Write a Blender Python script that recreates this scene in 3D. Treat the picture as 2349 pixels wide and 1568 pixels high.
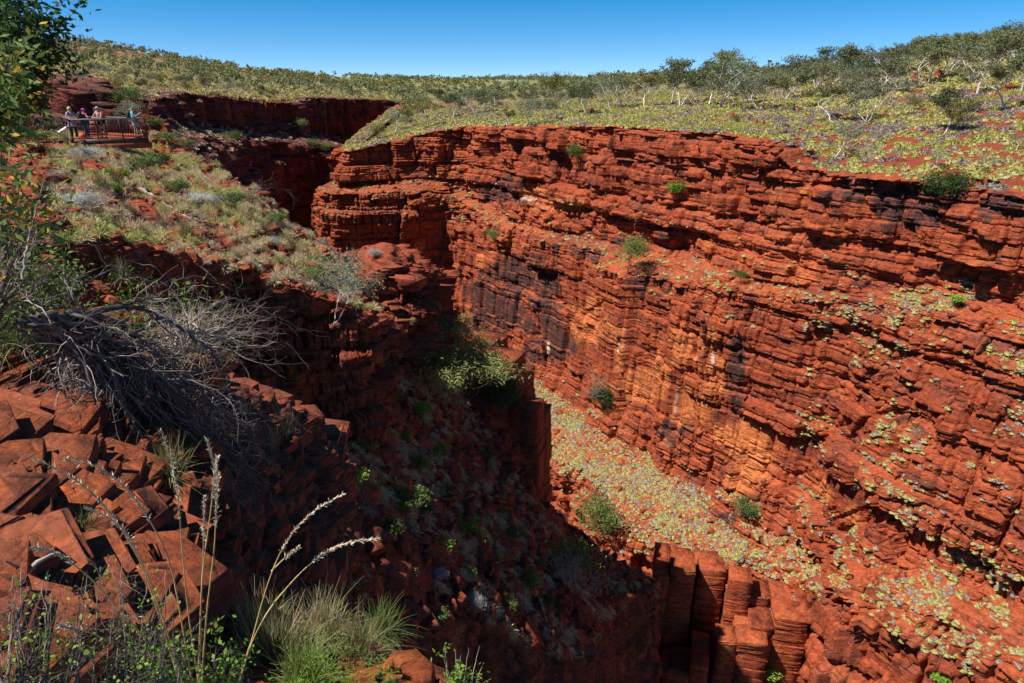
import bpy, math, random
import numpy as np
from mathutils import Vector, Matrix
from mathutils.bvhtree import BVHTree
R = math.radians
S = bpy.context.scene
for o in list(bpy.data.objects): bpy.data.objects.remove(o)
C = S.collection
# ---------------------------------------------------------------- camera, sky, sun, exposure
PITCH = R(20.3)
cam_d = bpy.data.cameras.new('camera'); cam = bpy.data.objects.new('camera', cam_d); C.objects.link(cam)
cam_d.sensor_width = 36; cam_d.lens = 24; cam_d.clip_start = .05; cam_d.clip_end = 20000
cam.location = (0, 0, 0); cam.rotation_euler = (R(90)-PITCH, 0, 0)
S.camera = cam
SUN_EL, SUN_AZ = 56, -110
w = bpy.data.worlds.new('World'); S.world = w; w.use_nodes = True
nt = w.node_tree; nt.nodes.clear()
out = nt.nodes.new('ShaderNodeOutputWorld'); bg = nt.nodes.new('ShaderNodeBackground'); sk = nt.nodes.new('ShaderNodeTexSky')
sk.sky_type = 'NISHITA'; sk.sun_disc = False; sk.sun_elevation = R(SUN_EL); sk.sun_rotation = R(SUN_AZ)
sk.altitude = 0; sk.air_density = .3; sk.dust_density = 0; sk.ozone_density = 8.0
bg.inputs['Strength'].default_value = .105
_tc = nt.nodes.new('ShaderNodeTexCoord'); _sp = nt.nodes.new('ShaderNodeSeparateXYZ'); _rp = nt.nodes.new('ShaderNodeValToRGB'); _mx = nt.nodes.new('ShaderNodeMix')
nt.links.new(_tc.outputs['Generated'], _sp.inputs[0]); nt.links.new(_sp.outputs[2], _rp.inputs[0]); _mx.data_type = 'RGBA'; _mx.blend_type = 'MULTIPLY'; _mx.inputs[0].default_value = 1
_e = _rp.color_ramp.elements; _e[0].position = 0; _e[0].color = (1.3, 1.22, 1.02, 1); _e[1].position = .115; _e[1].color = (.30, 1.25, 1.25, 1); _q = _e.new(.5); _q.color = (.45, .9, 1.0, 1)
nt.links.new(sk.outputs[0], _mx.inputs[6]); nt.links.new(_rp.outputs[0], _mx.inputs[7]); nt.links.new(_mx.outputs[2], bg.inputs[0]); nt.links.new(bg.outputs[0], out.inputs[0])
sl = bpy.data.lights.new('sun', 'SUN'); so = bpy.data.objects.new('sun', sl); C.objects.link(so)
sl.energy = 5.0; sl.angle = R(.5); sl.color = (1, .95, .87)
sd = Vector((math.sin(R(SUN_AZ))*math.cos(R(SUN_EL)), math.cos(R(SUN_AZ))*math.cos(R(SUN_EL)), math.sin(R(SUN_EL))))
so.rotation_euler = sd.to_track_quat('Z', 'Y').to_euler()
S.view_settings.view_transform = 'Standard'; S.view_settings.look = 'None'; S.view_settings.exposure = 0.45; S.view_settings.gamma = 1
S.render.engine = 'CYCLES'; S.cycles.max_bounces = 4; S.cycles.diffuse_bounces = 2; S.cycles.transparent_max_bounces = 4

# ---------------------------------------------------------------- helpers
KD = 1024/2349
def ray(x, y):
    u = x*KD-512; v = 341.5-y*KD; f = 1024*24/36
    return np.array([u, f*math.cos(PITCH)+v*math.sin(PITCH), -f*math.sin(PITCH)+v*math.cos(PITCH)])
def P(x, y, r):
    d = ray(x, y); return d*(r/math.hypot(d[0], d[1]))
def Paz(az, r, z): return np.array([math.sin(R(az))*r, math.cos(R(az))*r, z])
def h_(*a, seed=0):
    x = np.full(np.broadcast(*a).shape, (seed*2654435761+12345) & 0xffffffff, dtype=np.uint64)
    for k in a:
        x = (x ^ (np.asarray(k).astype(np.int64) & 0xffffffff).astype(np.uint64))
        x = (x*np.uint64(0x9E3779B1)) & np.uint64(0xffffffff)
        x ^= (x >> np.uint64(15)); x = (x*np.uint64(0x85EBCA77)) & np.uint64(0xffffffff); x ^= (x >> np.uint64(13))
    return x.astype(np.float64)/4294967295.0
def noise(X, Y, Z, seed=0):
    xi, yi, zi = np.floor(X), np.floor(Y), np.floor(Z); fx, fy, fz = X-xi, Y-yi, Z-zi
    fx = fx*fx*(3-2*fx); fy = fy*fy*(3-2*fy); fz = fz*fz*(3-2*fz); r = 0
    for a in (0, 1):
        for b in (0, 1):
            for c in (0, 1):
                r = r + h_(xi+a, yi+b, zi+c, seed=seed)*(fx if a else 1-fx)*(fy if b else 1-fy)*(fz if c else 1-fz)
    return r*2-1
def fbm(X, Y, Z, oct=4, seed=0):
    r = 0; a = 1; t = 0
    for k in range(oct):
        r = r+a*noise(X, Y, Z, seed+k*7); t += a; X, Y, Z, a = X*2.03, Y*2.03, Z*2.03, a*.5
    return r/t
def sst(a, b, x): t = np.clip((x-a)/(b-a), 0, 1); return t*t*(3-2*t)
def layers(h, seed):
    rs = np.random.RandomState(seed); t = h*np.exp(rs.normal(0, .45, 4000)); c = np.cumsum(t); return c-c[-1]*.5
def blockfun(X, Y, Z, h, w, seed, ang=.5, wz=.5):
    """3-D jointed beds: random offset per (bed, block); returns offset -1..1 and closeness to a bedding plane / joint"""
    cum = layers(h, seed)
    z = Z + .4*wz*fbm(X/14, Y/14, Z/40, 2, seed+3)+ .06*(X*.3+Y*.1)
    L = np.searchsorted(cum, z); lo = cum[L-1]; th = cum[L]-lo
    f = (z-lo)/th
    ca, sa = math.cos(ang), math.sin(ang)
    U = X*ca+Y*sa; V = -X*sa+Y*ca
    U = U+.18*w*noise(X/w/2.5, Y/w/2.5, L*.7, seed+5); V = V+.18*w*noise(X/w/2.5, Y/w/2.5, L*.7, seed+6)
    wl = w*(.55+h_(L, seed=seed+1))
    u = U/wl+h_(L, seed=seed+2)*9; v = V/wl+h_(L, seed=seed+4)*9
    i = np.floor(u); j = np.floor(v)
    off = (h_(L, i, j, seed=seed+8)-.5)*1.5+(h_(L, seed=seed+9)-.5)*.75
    e = np.minimum(f, 1-f)*th; g = np.minimum(np.minimum(u-i, 1-(u-i)), np.minimum(v-j, 1-(v-j)))*wl
    return off, e, g
def mesh_np(name, V, F, mat, smooth=False, parent=None, link=True):
    me = bpy.data.meshes.new(name); V = np.asarray(V, dtype=np.float32); F = np.asarray(F, dtype=np.int32)
    me.vertices.add(len(V)); me.vertices.foreach_set('co', V.ravel())
    n = F.shape[1]; me.loops.add(F.size); me.loops.foreach_set('vertex_index', F.ravel())
    me.polygons.add(len(F)); me.polygons.foreach_set('loop_start', np.arange(0, F.size, n, dtype=np.int32))
    me.update(calc_edges=True); me.validate(clean_customdata=False)
    if smooth: me.polygons.foreach_set('use_smooth', np.ones(len(me.polygons), dtype=bool))
    if mat: me.materials.append(mat)
    ob = bpy.data.objects.new(name, me)
    if link: C.objects.link(ob)
    if parent: ob.parent = parent
    return ob
def grid_faces(n, m):
    a = (np.arange(n-1)[:, None]*m+np.arange(m-1)[None, :]).ravel()
    return np.stack([a, a+1, a+m+1, a+m], 1)
def vattr(ob, name, arr):
    a = ob.data.attributes.new(name, 'FLOAT', 'POINT'); a.data.foreach_set('value', np.asarray(arr, dtype=np.float32).ravel())
def tag(o, label=None, cat=None, group=None, kind=None):
    if label: o['label'] = label
    if cat: o['category'] = cat
    if group: o['group'] = group
    if kind: o['kind'] = kind
    return o
SURF = []        # [(bvh, tag)] for placing things on the ground
def reg(ob, key):
    me = ob.data; n = len(me.vertices); v = np.empty(n*3, dtype=np.float32); me.vertices.foreach_get('co', v)
    f = np.empty(len(me.loops), dtype=np.int32); me.loops.foreach_get('vertex_index', f)
    SURF.append((BVHTree.FromPolygons(v.reshape(-1, 3).tolist(), f.reshape(-1, len(f)//len(me.polygons)).tolist()), key, ob))
def hit(x, y, keys=None):
    d = Vector(ray(x, y)).normalized(); best = None
    for b, k, ob in SURF:
        if keys and k not in keys: continue
        r = b.ray_cast(Vector((0, 0, 0)), d)
        if r[0] is not None and (best is None or r[3] < best[2]): best = (r[0], r[1], r[3], k)
    return best
def drop(x, y, keys=None, top=60):
    best = None
    for b, k, ob in SURF:
        if keys and k not in keys: continue
        r = b.ray_cast(Vector((x, y, top)), Vector((0, 0, -1)))
        if r[0] is not None and (best is None or r[0].z > best[0].z): best = (r[0], r[1], r[3], k)
    return best

# ---------------------------------------------------------------- materials
def new_mat(name, rough=.85):
    m = bpy.data.materials.new(name); m.use_nodes = True; b = m.node_tree.nodes['Principled BSDF']
    b.inputs['Roughness'].default_value = rough
    if 'Specular IOR Level' in b.inputs: b.inputs['Specular IOR Level'].default_value = .25
    return m, m.node_tree, b
def N(nt, t, **k):
    n = nt.nodes.new(t)
    for a, v in k.items():
        if a in n.inputs: n.inputs[a].default_value = v
        else: setattr(n, a, v)
    return n
def ramp(nt, src, stops, interp='LINEAR'):
    r = nt.nodes.new('ShaderNodeValToRGB'); r.color_ramp.interpolation = interp
    e = r.color_ramp.elements
    while len(e) < len(stops): e.new(.5)
    for i, (p, c) in enumerate(stops):
        e[i].position = p; e[i].color = (*c, 1) if len(c) == 3 else c
    nt.links.new(src, r.inputs[0]); return r.outputs[0]
def mix(nt, f, a, b, mode='MIX'):
    m = nt.nodes.new('ShaderNodeMix'); m.data_type = 'RGBA'; m.blend_type = mode
    for s, v in ((m.inputs[0], f), (m.inputs[6], a), (m.inputs[7], b)):
        if hasattr(v, 'links') or hasattr(v, 'is_linked'): nt.links.new(v, s)
        elif isinstance(v, tuple): s.default_value = (*v, 1) if len(v) == 3 else v
        else: s.default_value = v
    return m.outputs[2]
def mth(nt, op, a, b=None, clamp=False):
    m = nt.nodes.new('ShaderNodeMath'); m.operation = op; m.use_clamp = clamp
    for s, v in ((m.inputs[0], a), (m.inputs[1], b)):
        if v is None: continue
        if hasattr(v, 'is_linked'): nt.links.new(v, s)
        else: s.default_value = v
    return m.outputs[0]
def rock_mat(name, sc=1.0, red=(.40, .080, .028), deep=(.20, .042, .020), dark=(.060, .034, .033), org=(.58, .17, .05), dust=(.38, .085, .032), darkamt=.5, bump=.6, attrs=False):
    m, nt, b = new_mat(name, .8); L = nt.links
    tc = N(nt, 'ShaderNodeTexCoord'); g = N(nt, 'ShaderNodeNewGeometry')
    def mp(s):
        q = N(nt, 'ShaderNodeMapping'); q.inputs['Scale'].default_value = tuple(v*sc for v in s); L.new(tc.outputs['Object'], q.inputs['Vector']); return q.outputs[0]
    def ns(vec, scale, det=6, rough=.6, dist=0):
        q = N(nt, 'ShaderNodeTexNoise', Scale=scale, Detail=det, Roughness=rough, Distortion=dist); L.new(vec, q.inputs['Vector']); return q.outputs[0]
    iso = mp((1, 1, 1)); bed = mp((.35, .35, 3.2)); ver = mp((1.3, 1.3, .22))
    n1 = ns(iso, .16, 8, .62); n2 = ns(bed, .9, 8, .7); n3 = ns(iso, 2.3, 8, .65); n4 = ns(ver, .5, 6, .6)
    c = ramp(nt, n2, [(.30, deep), (.50, red), (.72, tuple(v*1.25 for v in red))])
    c = mix(nt, ramp(nt, n3, [(.35, (.55, .5, .5)), (.62, (1.12, 1.12, 1.15))]), c, c) if False else c
    mul = ramp(nt, n3, [(.32, (.52, .52, .55)), (.62, (1.22, 1.2, 1.15))])
    lin = ramp(nt, ns(mp((.22, .22, 5.5)), 1.0, 5, .6, .3), [(.36, (.40, .38, .40)), (.47, (1, 1, 1))]); mul = mix(nt, 1.0, mul, lin, 'MULTIPLY')
    big = ramp(nt, ns(iso, .09, 4, .5), [(.35, (.82, .78, .80)), (.65, (1.12, 1.15, 1.12))]); mul = mix(nt, 1.0, mul, big, 'MULTIPLY')
    c = mix(nt, 1.0, c, mul, 'MULTIPLY')
    pu = ramp(nt, ns(mp((.5, .5, 1.3)), .45, 6, .65), [(.50, (0, 0, 0)), (.66, (.75, .75, .75))]); c = mix(nt, pu, c, mix(nt, 1.0, (.19, .062, .048), mul, 'MULTIPLY'))
    # orange fresh rock
    fo = ramp(nt, n1, [(.56, (0, 0, 0)), (.68, (.75, .75, .75))])
    c = mix(nt, fo, c, mix(nt, 1.0, org, mul, 'MULTIPLY'))
    # dark desert varnish, streaked downwards and along beds
    v1 = mth(nt, 'ADD', mth(nt, 'MULTIPLY', n4, .55), mth(nt, 'MULTIPLY', n2, .45))
    v1 = mth(nt, 'ADD', v1, mth(nt, 'MULTIPLY', mth(nt, 'SUBTRACT', ns(iso, .35, 5, .6), .5), .5))
    if attrs:
        at = N(nt, 'ShaderNodeAttribute', attribute_name='varnish'); v1 = mth(nt, 'ADD', v1, mth(nt, 'MULTIPLY', at.outputs['Fac'], .20))
    fd = ramp(nt, v1, [(.64-.16*darkamt, (0, 0, 0)), (.76-.16*darkamt, (.88, .88, .88))])
    c = mix(nt, fd, c, mix(nt, 1.0, dark, mul, 'MULTIPLY'))
    if attrs:
        at = N(nt, 'ShaderNodeAttribute', attribute_name='fresh')
        c = mix(nt, mth(nt, 'MULTIPLY', at.outputs['Fac'], ramp(nt, mth(nt, 'ADD', n4, mth(nt, 'MULTIPLY', at.outputs['Fac'], .25)), [(.50, (0, 0, 0)), (.72, (.8, .8, .8))]), True), c, mix(nt, 1.0, (.74, .24, .075), mul, 'MULTIPLY'))
        at = N(nt, 'ShaderNodeAttribute', attribute_name='lime')
        c = mix(nt, at.outputs['Fac'], c, (.75, .66, .55))
    # dust and rubble on the flats (upper faces of beds)
    sp = N(nt, 'ShaderNodeSeparateXYZ'); L.new(g.outputs['Normal'], sp.inputs[0])
    fu = ramp(nt, sp.outputs[2], [(.55, (0, 0, 0)), (.85, (.6, .6, .6))])
    c = mix(nt, fu, c, mix(nt, 1.0, dust, mul, 'MULTIPLY'))
    L.new(c, b.inputs['Base Color'])
    hgt = mth(nt, 'ADD', mth(nt, 'MULTIPLY', ns(bed, 2.2, 8, .72), 1.0), mth(nt, 'MULTIPLY', ns(iso, 5, 8, .7), .5))
    vo = N(nt, 'ShaderNodeTexVoronoi', Scale=1.1); vo.feature = 'DISTANCE_TO_EDGE'; L.new(mp((1, 1, 1.9)), vo.inputs['Vector'])
    hgt = mth(nt, 'ADD', hgt, mth(nt, 'MULTIPLY', mth(nt, 'MINIMUM', vo.outputs[0], .12), 2.0))
    bp = N(nt, 'ShaderNodeBump', Strength=bump, Distance=.30/sc); L.new(hgt, bp.inputs['Height']); L.new(bp.outputs[0], b.inputs['Normal'])
    return m
def soil_mat(name, a=(.30, .060, .026), bb=(.16, .036, .018), veg=None, sc=1.0):
    m, nt, b = new_mat(name, .9); L = nt.links
    tc = N(nt, 'ShaderNodeTexCoord')
    def ns(scale, det=6, rough=.6):
        q = N(nt, 'ShaderNodeTexNoise', Scale=scale*sc, Detail=det, Roughness=rough); L.new(tc.outputs['Object'], q.inputs['Vector']); return q.outputs[0]
    c = ramp(nt, ns(1.6, 8, .7), [(.3, bb), (.62, a)])
    if veg:
        at = N(nt, 'ShaderNodeAttribute', attribute_name='cover')
        f = ramp(nt, mth(nt, 'ADD', ns(.35, 8, .75), mth(nt, 'SUBTRACT', at.outputs['Fac'], .5)), [(.42, (0, 0, 0)), (.56, (1, 1, 1))])
        vc = ramp(nt, ns(.5, 6, .7), [(.3, veg[0]), (.5, veg[1]), (.7, veg[2])])
        c = mix(nt, f, c, vc)
    L.new(c, b.inputs['Base Color'])
    bp = N(nt, 'ShaderNodeBump', Strength=.7, Distance=.25/sc); L.new(ns(4, 8, .75), bp.inputs['Height']); L.new(bp.outputs[0], b.inputs['Normal'])
    return m
M = {}
M['cliff'] = rock_mat('sunlit_cliff_rock', attrs=True)
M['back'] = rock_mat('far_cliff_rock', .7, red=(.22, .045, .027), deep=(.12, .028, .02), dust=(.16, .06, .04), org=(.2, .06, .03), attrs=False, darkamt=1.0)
M['near'] = rock_mat('near_cliff_rock', 2.2, red=(.35, .064, .024), deep=(.18, .038, .019), dust=(.36, .08, .032), darkamt=.75)
M['fore'] = rock_mat('foreground_rock', 6.0, red=(.31, .062, .022), deep=(.14, .034, .018), org=(.60, .18, .03), dust=(.34, .085, .028), darkamt=1.15, bump=.6)
M['soil'] = soil_mat('plateau_soil', veg=((.15, .14, .075), (.25, .24, .085), (.17, .18, .05)))
M['talus'] = soil_mat('talus_soil', a=(.30, .05, .02), bb=(.13, .025, .014), sc=2)

# ---------------------------------------------------------------- surfaces
def rock_disp(Pt, Nn, scales, flat=.15, seed=1, macro=None, amp=1.0):
    """move a smooth sheet into jointed beds. scales: (bed, block, amplitude, groove)"""
    X, Y, Z = Pt[..., 0], Pt[..., 1], Pt[..., 2]
    nh = Nn.copy(); nh[..., 2] = 0; ln = np.linalg.norm(nh, axis=-1)+1e-6; st = np.clip(ln, 0, 1); nh /= ln[..., None]
    d = np.zeros_like(X)
    for k, (h, wd, am, gr) in enumerate(scales):
        o, e, g = blockfun(X, Y, Z, h, wd, seed+k*31)
        patch = .45+.9*sst(-.5, .5, fbm(X/(wd*4), Y/(wd*4), Z/(wd*4), 2, seed+k+90))
        d += am*o*patch*1.25 - gr*1.3*(e < h*.10) - gr*3.0*(g < wd*.04)
    d = d*amp
    if macro is not None: d += macro
    s2 = sst(.25, .8, st)
    Q = Pt+nh*(d*s2)[..., None]
    lo = fbm(X*1.3, Y*1.3, Z*1.3, 4, seed+50)*flat*(1-.96*s2)
    Q[..., 2] += lo
    return Q
def normals(Pt, flip=False):
    du = np.gradient(Pt, axis=0); dv = np.gradient(Pt, axis=1); n = np.cross(du, dv); n /= np.linalg.norm(n, axis=-1, keepdims=True)+1e-9
    return -n if flip else n
def interp_rows(ctrl, n, m, smooth=True, wr=None, wc=None):
    """ctrl: (a,b,3) control grid -> (n,m,3); arc-length even sampling, monotone-ish blend"""
    ctrl = np.asarray(ctrl, float)
    def along(A, cnt, wts):
        a = A.shape[0]
        L = np.linalg.norm(np.diff(A, axis=0), axis=-1).mean(axis=tuple(range(1, A.ndim-1)))
        if wts is not None: L = L*np.asarray(wts)
        t = np.concatenate([[0], np.cumsum(L)]); q = np.linspace(0, t[-1], cnt)
        i = np.clip(np.searchsorted(t, q, side='right')-1, 0, a-2); f = ((q-t[i])/(t[i+1]-t[i]))
        sh = (-1,)+(1,)*(A.ndim-1); f = f.reshape(sh)
        lin = A[i]*(1-f)+A[i+1]*f
        if not smooth: return lin
        dt = (t[i+1]-t[i]).reshape(sh)
        sl = np.diff(A, axis=0)/np.diff(t).reshape(sh)
        mm = np.concatenate([sl[:1], np.where(sl[1:]*sl[:-1] > 0, 2*sl[1:]*sl[:-1]/(sl[1:]+sl[:-1]+1e-12), 0), sl[-1:]])
        f2, f3 = f*f, f*f*f
        return (2*f3-3*f2+1)*A[i]+(f3-2*f2+f)*dt*mm[i]+(-2*f3+3*f2)*A[i+1]+(f3-f2)*dt*mm[i+1]
    A = along(ctrl, n, wr)
    B = along(np.swapaxes(A, 0, 1), m, wc)
    return np.swapaxes(B, 0, 1)
def wall(name, stations, n, m, mat, scales, flat=.2, seed=1, macro=1.0, mscale=14., inward=None, wr=None, key='wall', post=None, paint=None, ampf=None, wc=None):
    """stations: [(x,y,[(o,z),...])], o metres towards 'inward' side (left of travel direction if +1)"""
    xy = np.array([[s[0], s[1]] for s in stations], float)
    tg = np.gradient(xy, axis=0); tg /= np.linalg.norm(tg, axis=1, keepdims=True)
    nn = np.stack([-tg[:, 1], tg[:, 0]], 1)*inward
    G = []
    for k, s in enumerate(stations):
        G.append([[xy[k, 0]+nn[k, 0]*o, xy[k, 1]+nn[k, 1]*o, z] for o, z in s[2]])
    G = np.swapaxes(np.array(G), 0, 1)      # rows down the profile, columns along the wall
    A = interp_rows(G, n, m, wr=wr, wc=wc)
    Nn = normals(A)
    # orient outward
    out = np.zeros_like(Nn[..., :2]); sgn = 1 if (Nn[n//2, m//2, :2]@np.array([np.interp(.5, [0, 1], [0, 1])*0+nn[len(nn)//2, 0], nn[len(nn)//2, 1]])) > 0 else -1
    Nn *= sgn
    X, Y, Z = A[..., 0], A[..., 1], A[..., 2]
    mac = macro*fbm(X/mscale, Y/mscale, Z/(mscale*2.5), 3, seed+70)
    mac += macro*.25*np.abs(fbm(X/(mscale*.35), Y/(mscale*.35), Z/(mscale*1.2), 2, seed+71))*-1.5
    if post is not None: mac = mac+post(X, Y, Z)
    Q = rock_disp(A, Nn, scales, flat, seed, mac, ampf(X, Y, Z) if ampf else 1.0)
    F = grid_faces(n, m)
    if sgn < 0: F = F[:, ::-1]
    ob = mesh_np(name, Q.reshape(-1, 3), F, mat); tag(ob, kind='structure')
    if paint:
        for k, v in paint(Q[..., 0], Q[..., 1], Q[..., 2]).items(): vattr(ob, k, v)
    reg(ob, key)
    return ob, Q

FWD = Vector((0, math.cos(PITCH), -math.sin(PITCH)))
def depth(p): return Vector(p).dot(FWD)
RES = 1.0
# ---------------------------------------------------------------- the far sunlit gorge wall
def WS(az, r, prof): return (math.sin(R(az))*r, math.cos(R(az))*r, prof)
def pf(zr, b1, b2, mid, foot, tal, low=-76, flo=-80):
    return [(-4, zr+.1), (-2.2, zr+.12), (0, zr-.2), (.9, zr-2.5), b1, b2, mid, foot, tal, (tal[0]+2, low), (tal[0]+9, flo)]
W = [
 WS(66, 82, pf(-8.6, (2, -19), (3.5, -21), (8, -32), (10, -41), (16, -45))),
 WS(52, 76, pf(-8.6, (2, -19), (3.5, -21), (9, -33), (11, -41), (17, -44))),
 WS(44, 75, pf(-8.7, (2.3, -18.5), (4, -20), (11, -35), (13, -41), (18, -44))),
 WS(36.5, 77, pf(-8.6, (2.2, -18.5), (5, -20.5), (11, -36), (13, -43), (17, -46))),
 WS(32, 80, pf(-8.9, (2, -19), (5, -21.5), (8.5, -36), (11, -47), (15, -50))),
 WS(28.5, 82, pf(-8.5, (1.6, -20), (4, -22), (6, -38), (8, -50), (13, -54))),
 WS(24.5, 86, pf(-8.6, (1.6, -21), (4, -22.5), (6, -38), (8, -50), (17, -56))),
 WS(22.2, 88.5, pf(-8.4, (1.8, -21.5), (4.5, -23), (6, -38), (8, -50), (17, -56))),
 WS(20.2, 91.5, pf(-5.8, (2, -21.5), (6.5, -23.5), (7.5, -38), (9, -50), (18.5, -56))),
 WS(14, 101, pf(-5.4, (2, -22), (7.5, -25.5), (8, -38), (9.5, -50), (18.5, -55.5), low=-70)),
 WS(8.6, 113, pf(-5.5, (2.5, -23), (5.5, -25), (7, -38), (9, -50), (18, -56))),
 WS(4, 124, pf(-6.0, (3.0, -23.5), (5, -25), (6.5, -38), (8, -50), (22, -58))),
 WS(0, 138, pf(-6.7, (3.5, -23), (6, -25), (8, -38), (9.5, -50), (20, -58))),
 WS(-3.6, 153, pf(-7.3, (3, -20), (7, -22), (10, -38), (12, -52), (18, -58))),
 WS(-7.5, 155, pf(-9.2, (3, -18), (8.5, -20.5), (11, -38), (13, -52), (16, -60))),
 WS(-10.8, 152, pf(-11, (2, -18.5), (7.5, -20.5), (9, -38), (11, -55), (14, -64))),
 WS(-13.0, 150, pf(-12, (1, -19), (6.0, -20.5), (7, -38), (8, -58), (10, -66))),
 WS(-13.7, 156, pf(-12.3, (1, -19), (5.5, -20.5), (7, -38), (8, -58), (10, -66))),
 WS(-12.8, 172, pf(-11, (1, -19), (4, -20.5), (6, -38), (8, -58), (10, -66))),
 WS(-10.5, 215, pf(-8, (1, -19), (3, -20.5), (5, -38), (8, -58), (10, -66))),
 WS(-9.2, 270, pf(-5.5, (1, -19), (3, -20.5), (5, -38), (8, -58), (10, -66))),
]
# carved features: (D x, D y, range guess, radius_h, radius_v, depth) negative = hollow, positive = buttress
FEAT = []
def feat(x, y, sx, sz, d, rr=None):
    FEAT.append((P(x, y, rr), sx, sz, d))
feat(1270, 452, 10, 1.6, -2.2, 128); feat(1390, 620, 5, 10, -1.4, 118)
feat(1730, 690, 3, 8, 2.0, 88); feat(1680, 800, 9, 12, 2.2, 86); feat(1430, 800, 4, 5, -2.0, 110)
feat(1760, 1010, 3, 5, -.8, 82); feat(1330, 770, 10, 5, -1.0, 118); feat(2270, 1330, 1.3, 8, -3.0, 61)
feat(1920, 1100, 3, 14, 2.0, 73); feat(2150, 1200, 5, 1.4, -1.3, 64); feat(1985, 1250, 2.5, 12, 1.6, 68); feat(2130, 1350, 5, 6, -.8, 62)
feat(1010, 640, 5, 12, -3.5, 145); feat(920, 540, 4, 14, 1.5, 145); feat(1180, 560, 6, 3, 1.2, 135)
feat(1850, 385, 3.5, 3.5, -2.0, 89); feat(2000, 520, 2, 5, -2.0, 84); feat(1880, 470, 2, 6, -1.6, 87); feat(1100, 480, 3, 8, 1.5, 150)
def wpost(X, Y, Z):
    d = 0
    for p, sx, sz, a in FEAT:
        q = (X-p[0])**2+(Y-p[1])**2
        d = d+.6*a*np.exp(-(q/sx**2)-((Z-p[2])/sz)**2)
    # tall joint-bounded buttresses
    s = X*-.485+Y*.875
    b = np.floor(s/7.5+.25*noise(s/9, Z/60, Z*0, 3)); bb = h_(b, seed=5)
    d = d+(bb-.5)*1.7-.8*(np.abs((s/7.5+.25*noise(s/9, Z/60, Z*0, 3))-b) < .035)
    b = np.floor(s/3.1+.15*noise(s/5, Z/30, Z*0, 4)+h_(np.floor(Z/9), seed=8)*5); bb = h_(b, np.floor(Z/9), seed=6)
    return d+(bb-.5)*1.1
PATCH = {'fresh': [(1300, 470, 70, 22), (1220, 440, 50, 12), (1350, 730, 45, 75), (1240, 560, 10, 10), (1480, 880, 60, 60), (1570, 800, 70, 60), (1640, 860, 25, 60), (1590, 930, 60, 50), (1700, 1000, 80, 60), (1740, 1060, 60, 60), (1420, 790, 20, 60), (1100, 600, 12, 20), (1690, 1110, 40, 40), (1890, 1130, 25, 30), (1640, 800, 10, 60), (960, 570, 14, 30), (1950, 1190, 20, 40)],
         'lime': [(1422, 800, 6, 22), (1553, 925, 7, 36), (1635, 830, 5, 28), (1258, 800, 4, 20), (1490, 895, 5, 12), (1215, 455, 22, 7)],
         'varnish': [(1200, 640, 110, 60), (1130, 700, 80, 90), (1270, 800, 90, 40), (1330, 560, 110, 40), (1240, 730, 60, 60), (1690, 850, 22, 130), (1550, 980, 60, 25), (1500, 640, 60, 40), (2100, 480, 120, 60), (1980, 440, 60, 40), (1700, 1040, 20, 20), (1150, 440, 60, 40), (1530, 540, 20, 20), (1660, 1200, 30, 30), (2290, 480, 60, 40)]}
def toD(X, Y, Z):
    f = 1024*24/36; c, s_ = math.cos(PITCH), math.sin(PITCH)
    dep = Y*c-Z*s_; up = Y*s_+Z*c
    return (512+f*X/dep)/KD, (341.5-f*up/dep)/KD
def wpaint(X, Y, Z):
    # stains fixed to the rock at the places seen in the photograph (converted once to wall positions)
    s = X*-.485+Y*.875; out = {}
    for k, L in PATCH.items():
        v = np.zeros_like(X)
        wob = .8*fbm(X/3, Y/3, Z/2, 5, 61)+.25*fbm(X/.8, Y/.8, Z/3, 3, 62)
        x, y = toD(X, Y, Z)
        for (cx, cy, rx, ry) in L:
            q = np.sqrt(((x-cx)/rx)**2+((y-cy)/ry)**2)+wob
            v = np.maximum(v, 1-sst(.45, 1.2, q))
        out[k] = v
    out['lime'] = np.clip((out['lime']-.45)*2.2, 0, 1)*sst(-.25, .25, fbm(X*1.8, Y*1.8, Z*.35, 3, 66))*.8
    return out
wr_ = [.3, .6, 1.2, 1.1, 1.0, 1.0, 1.0, 1.0, .5, .3]
wallW, QW = wall('gorge_wall', W, int(620*RES), int(1350*RES), M['cliff'],
    [(3.6, 7, 1.2, .25), (1.4, 3.0, .7, .16), (.5, 1.3, .17, .06)], flat=.3, seed=11, macro=.4, mscale=16, inward=1, wc=[.15, .6]+[1]*14+[.8, .4, .15, .1], wr=wr_, post=wpost, paint=wpaint, key='gorge', ampf=lambda X, Y, Z: 1-.5*sst(-24, -28, Z)*(1-sst(-50, -53, Z))*(1-.6*sst(10, 32, X)))
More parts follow.
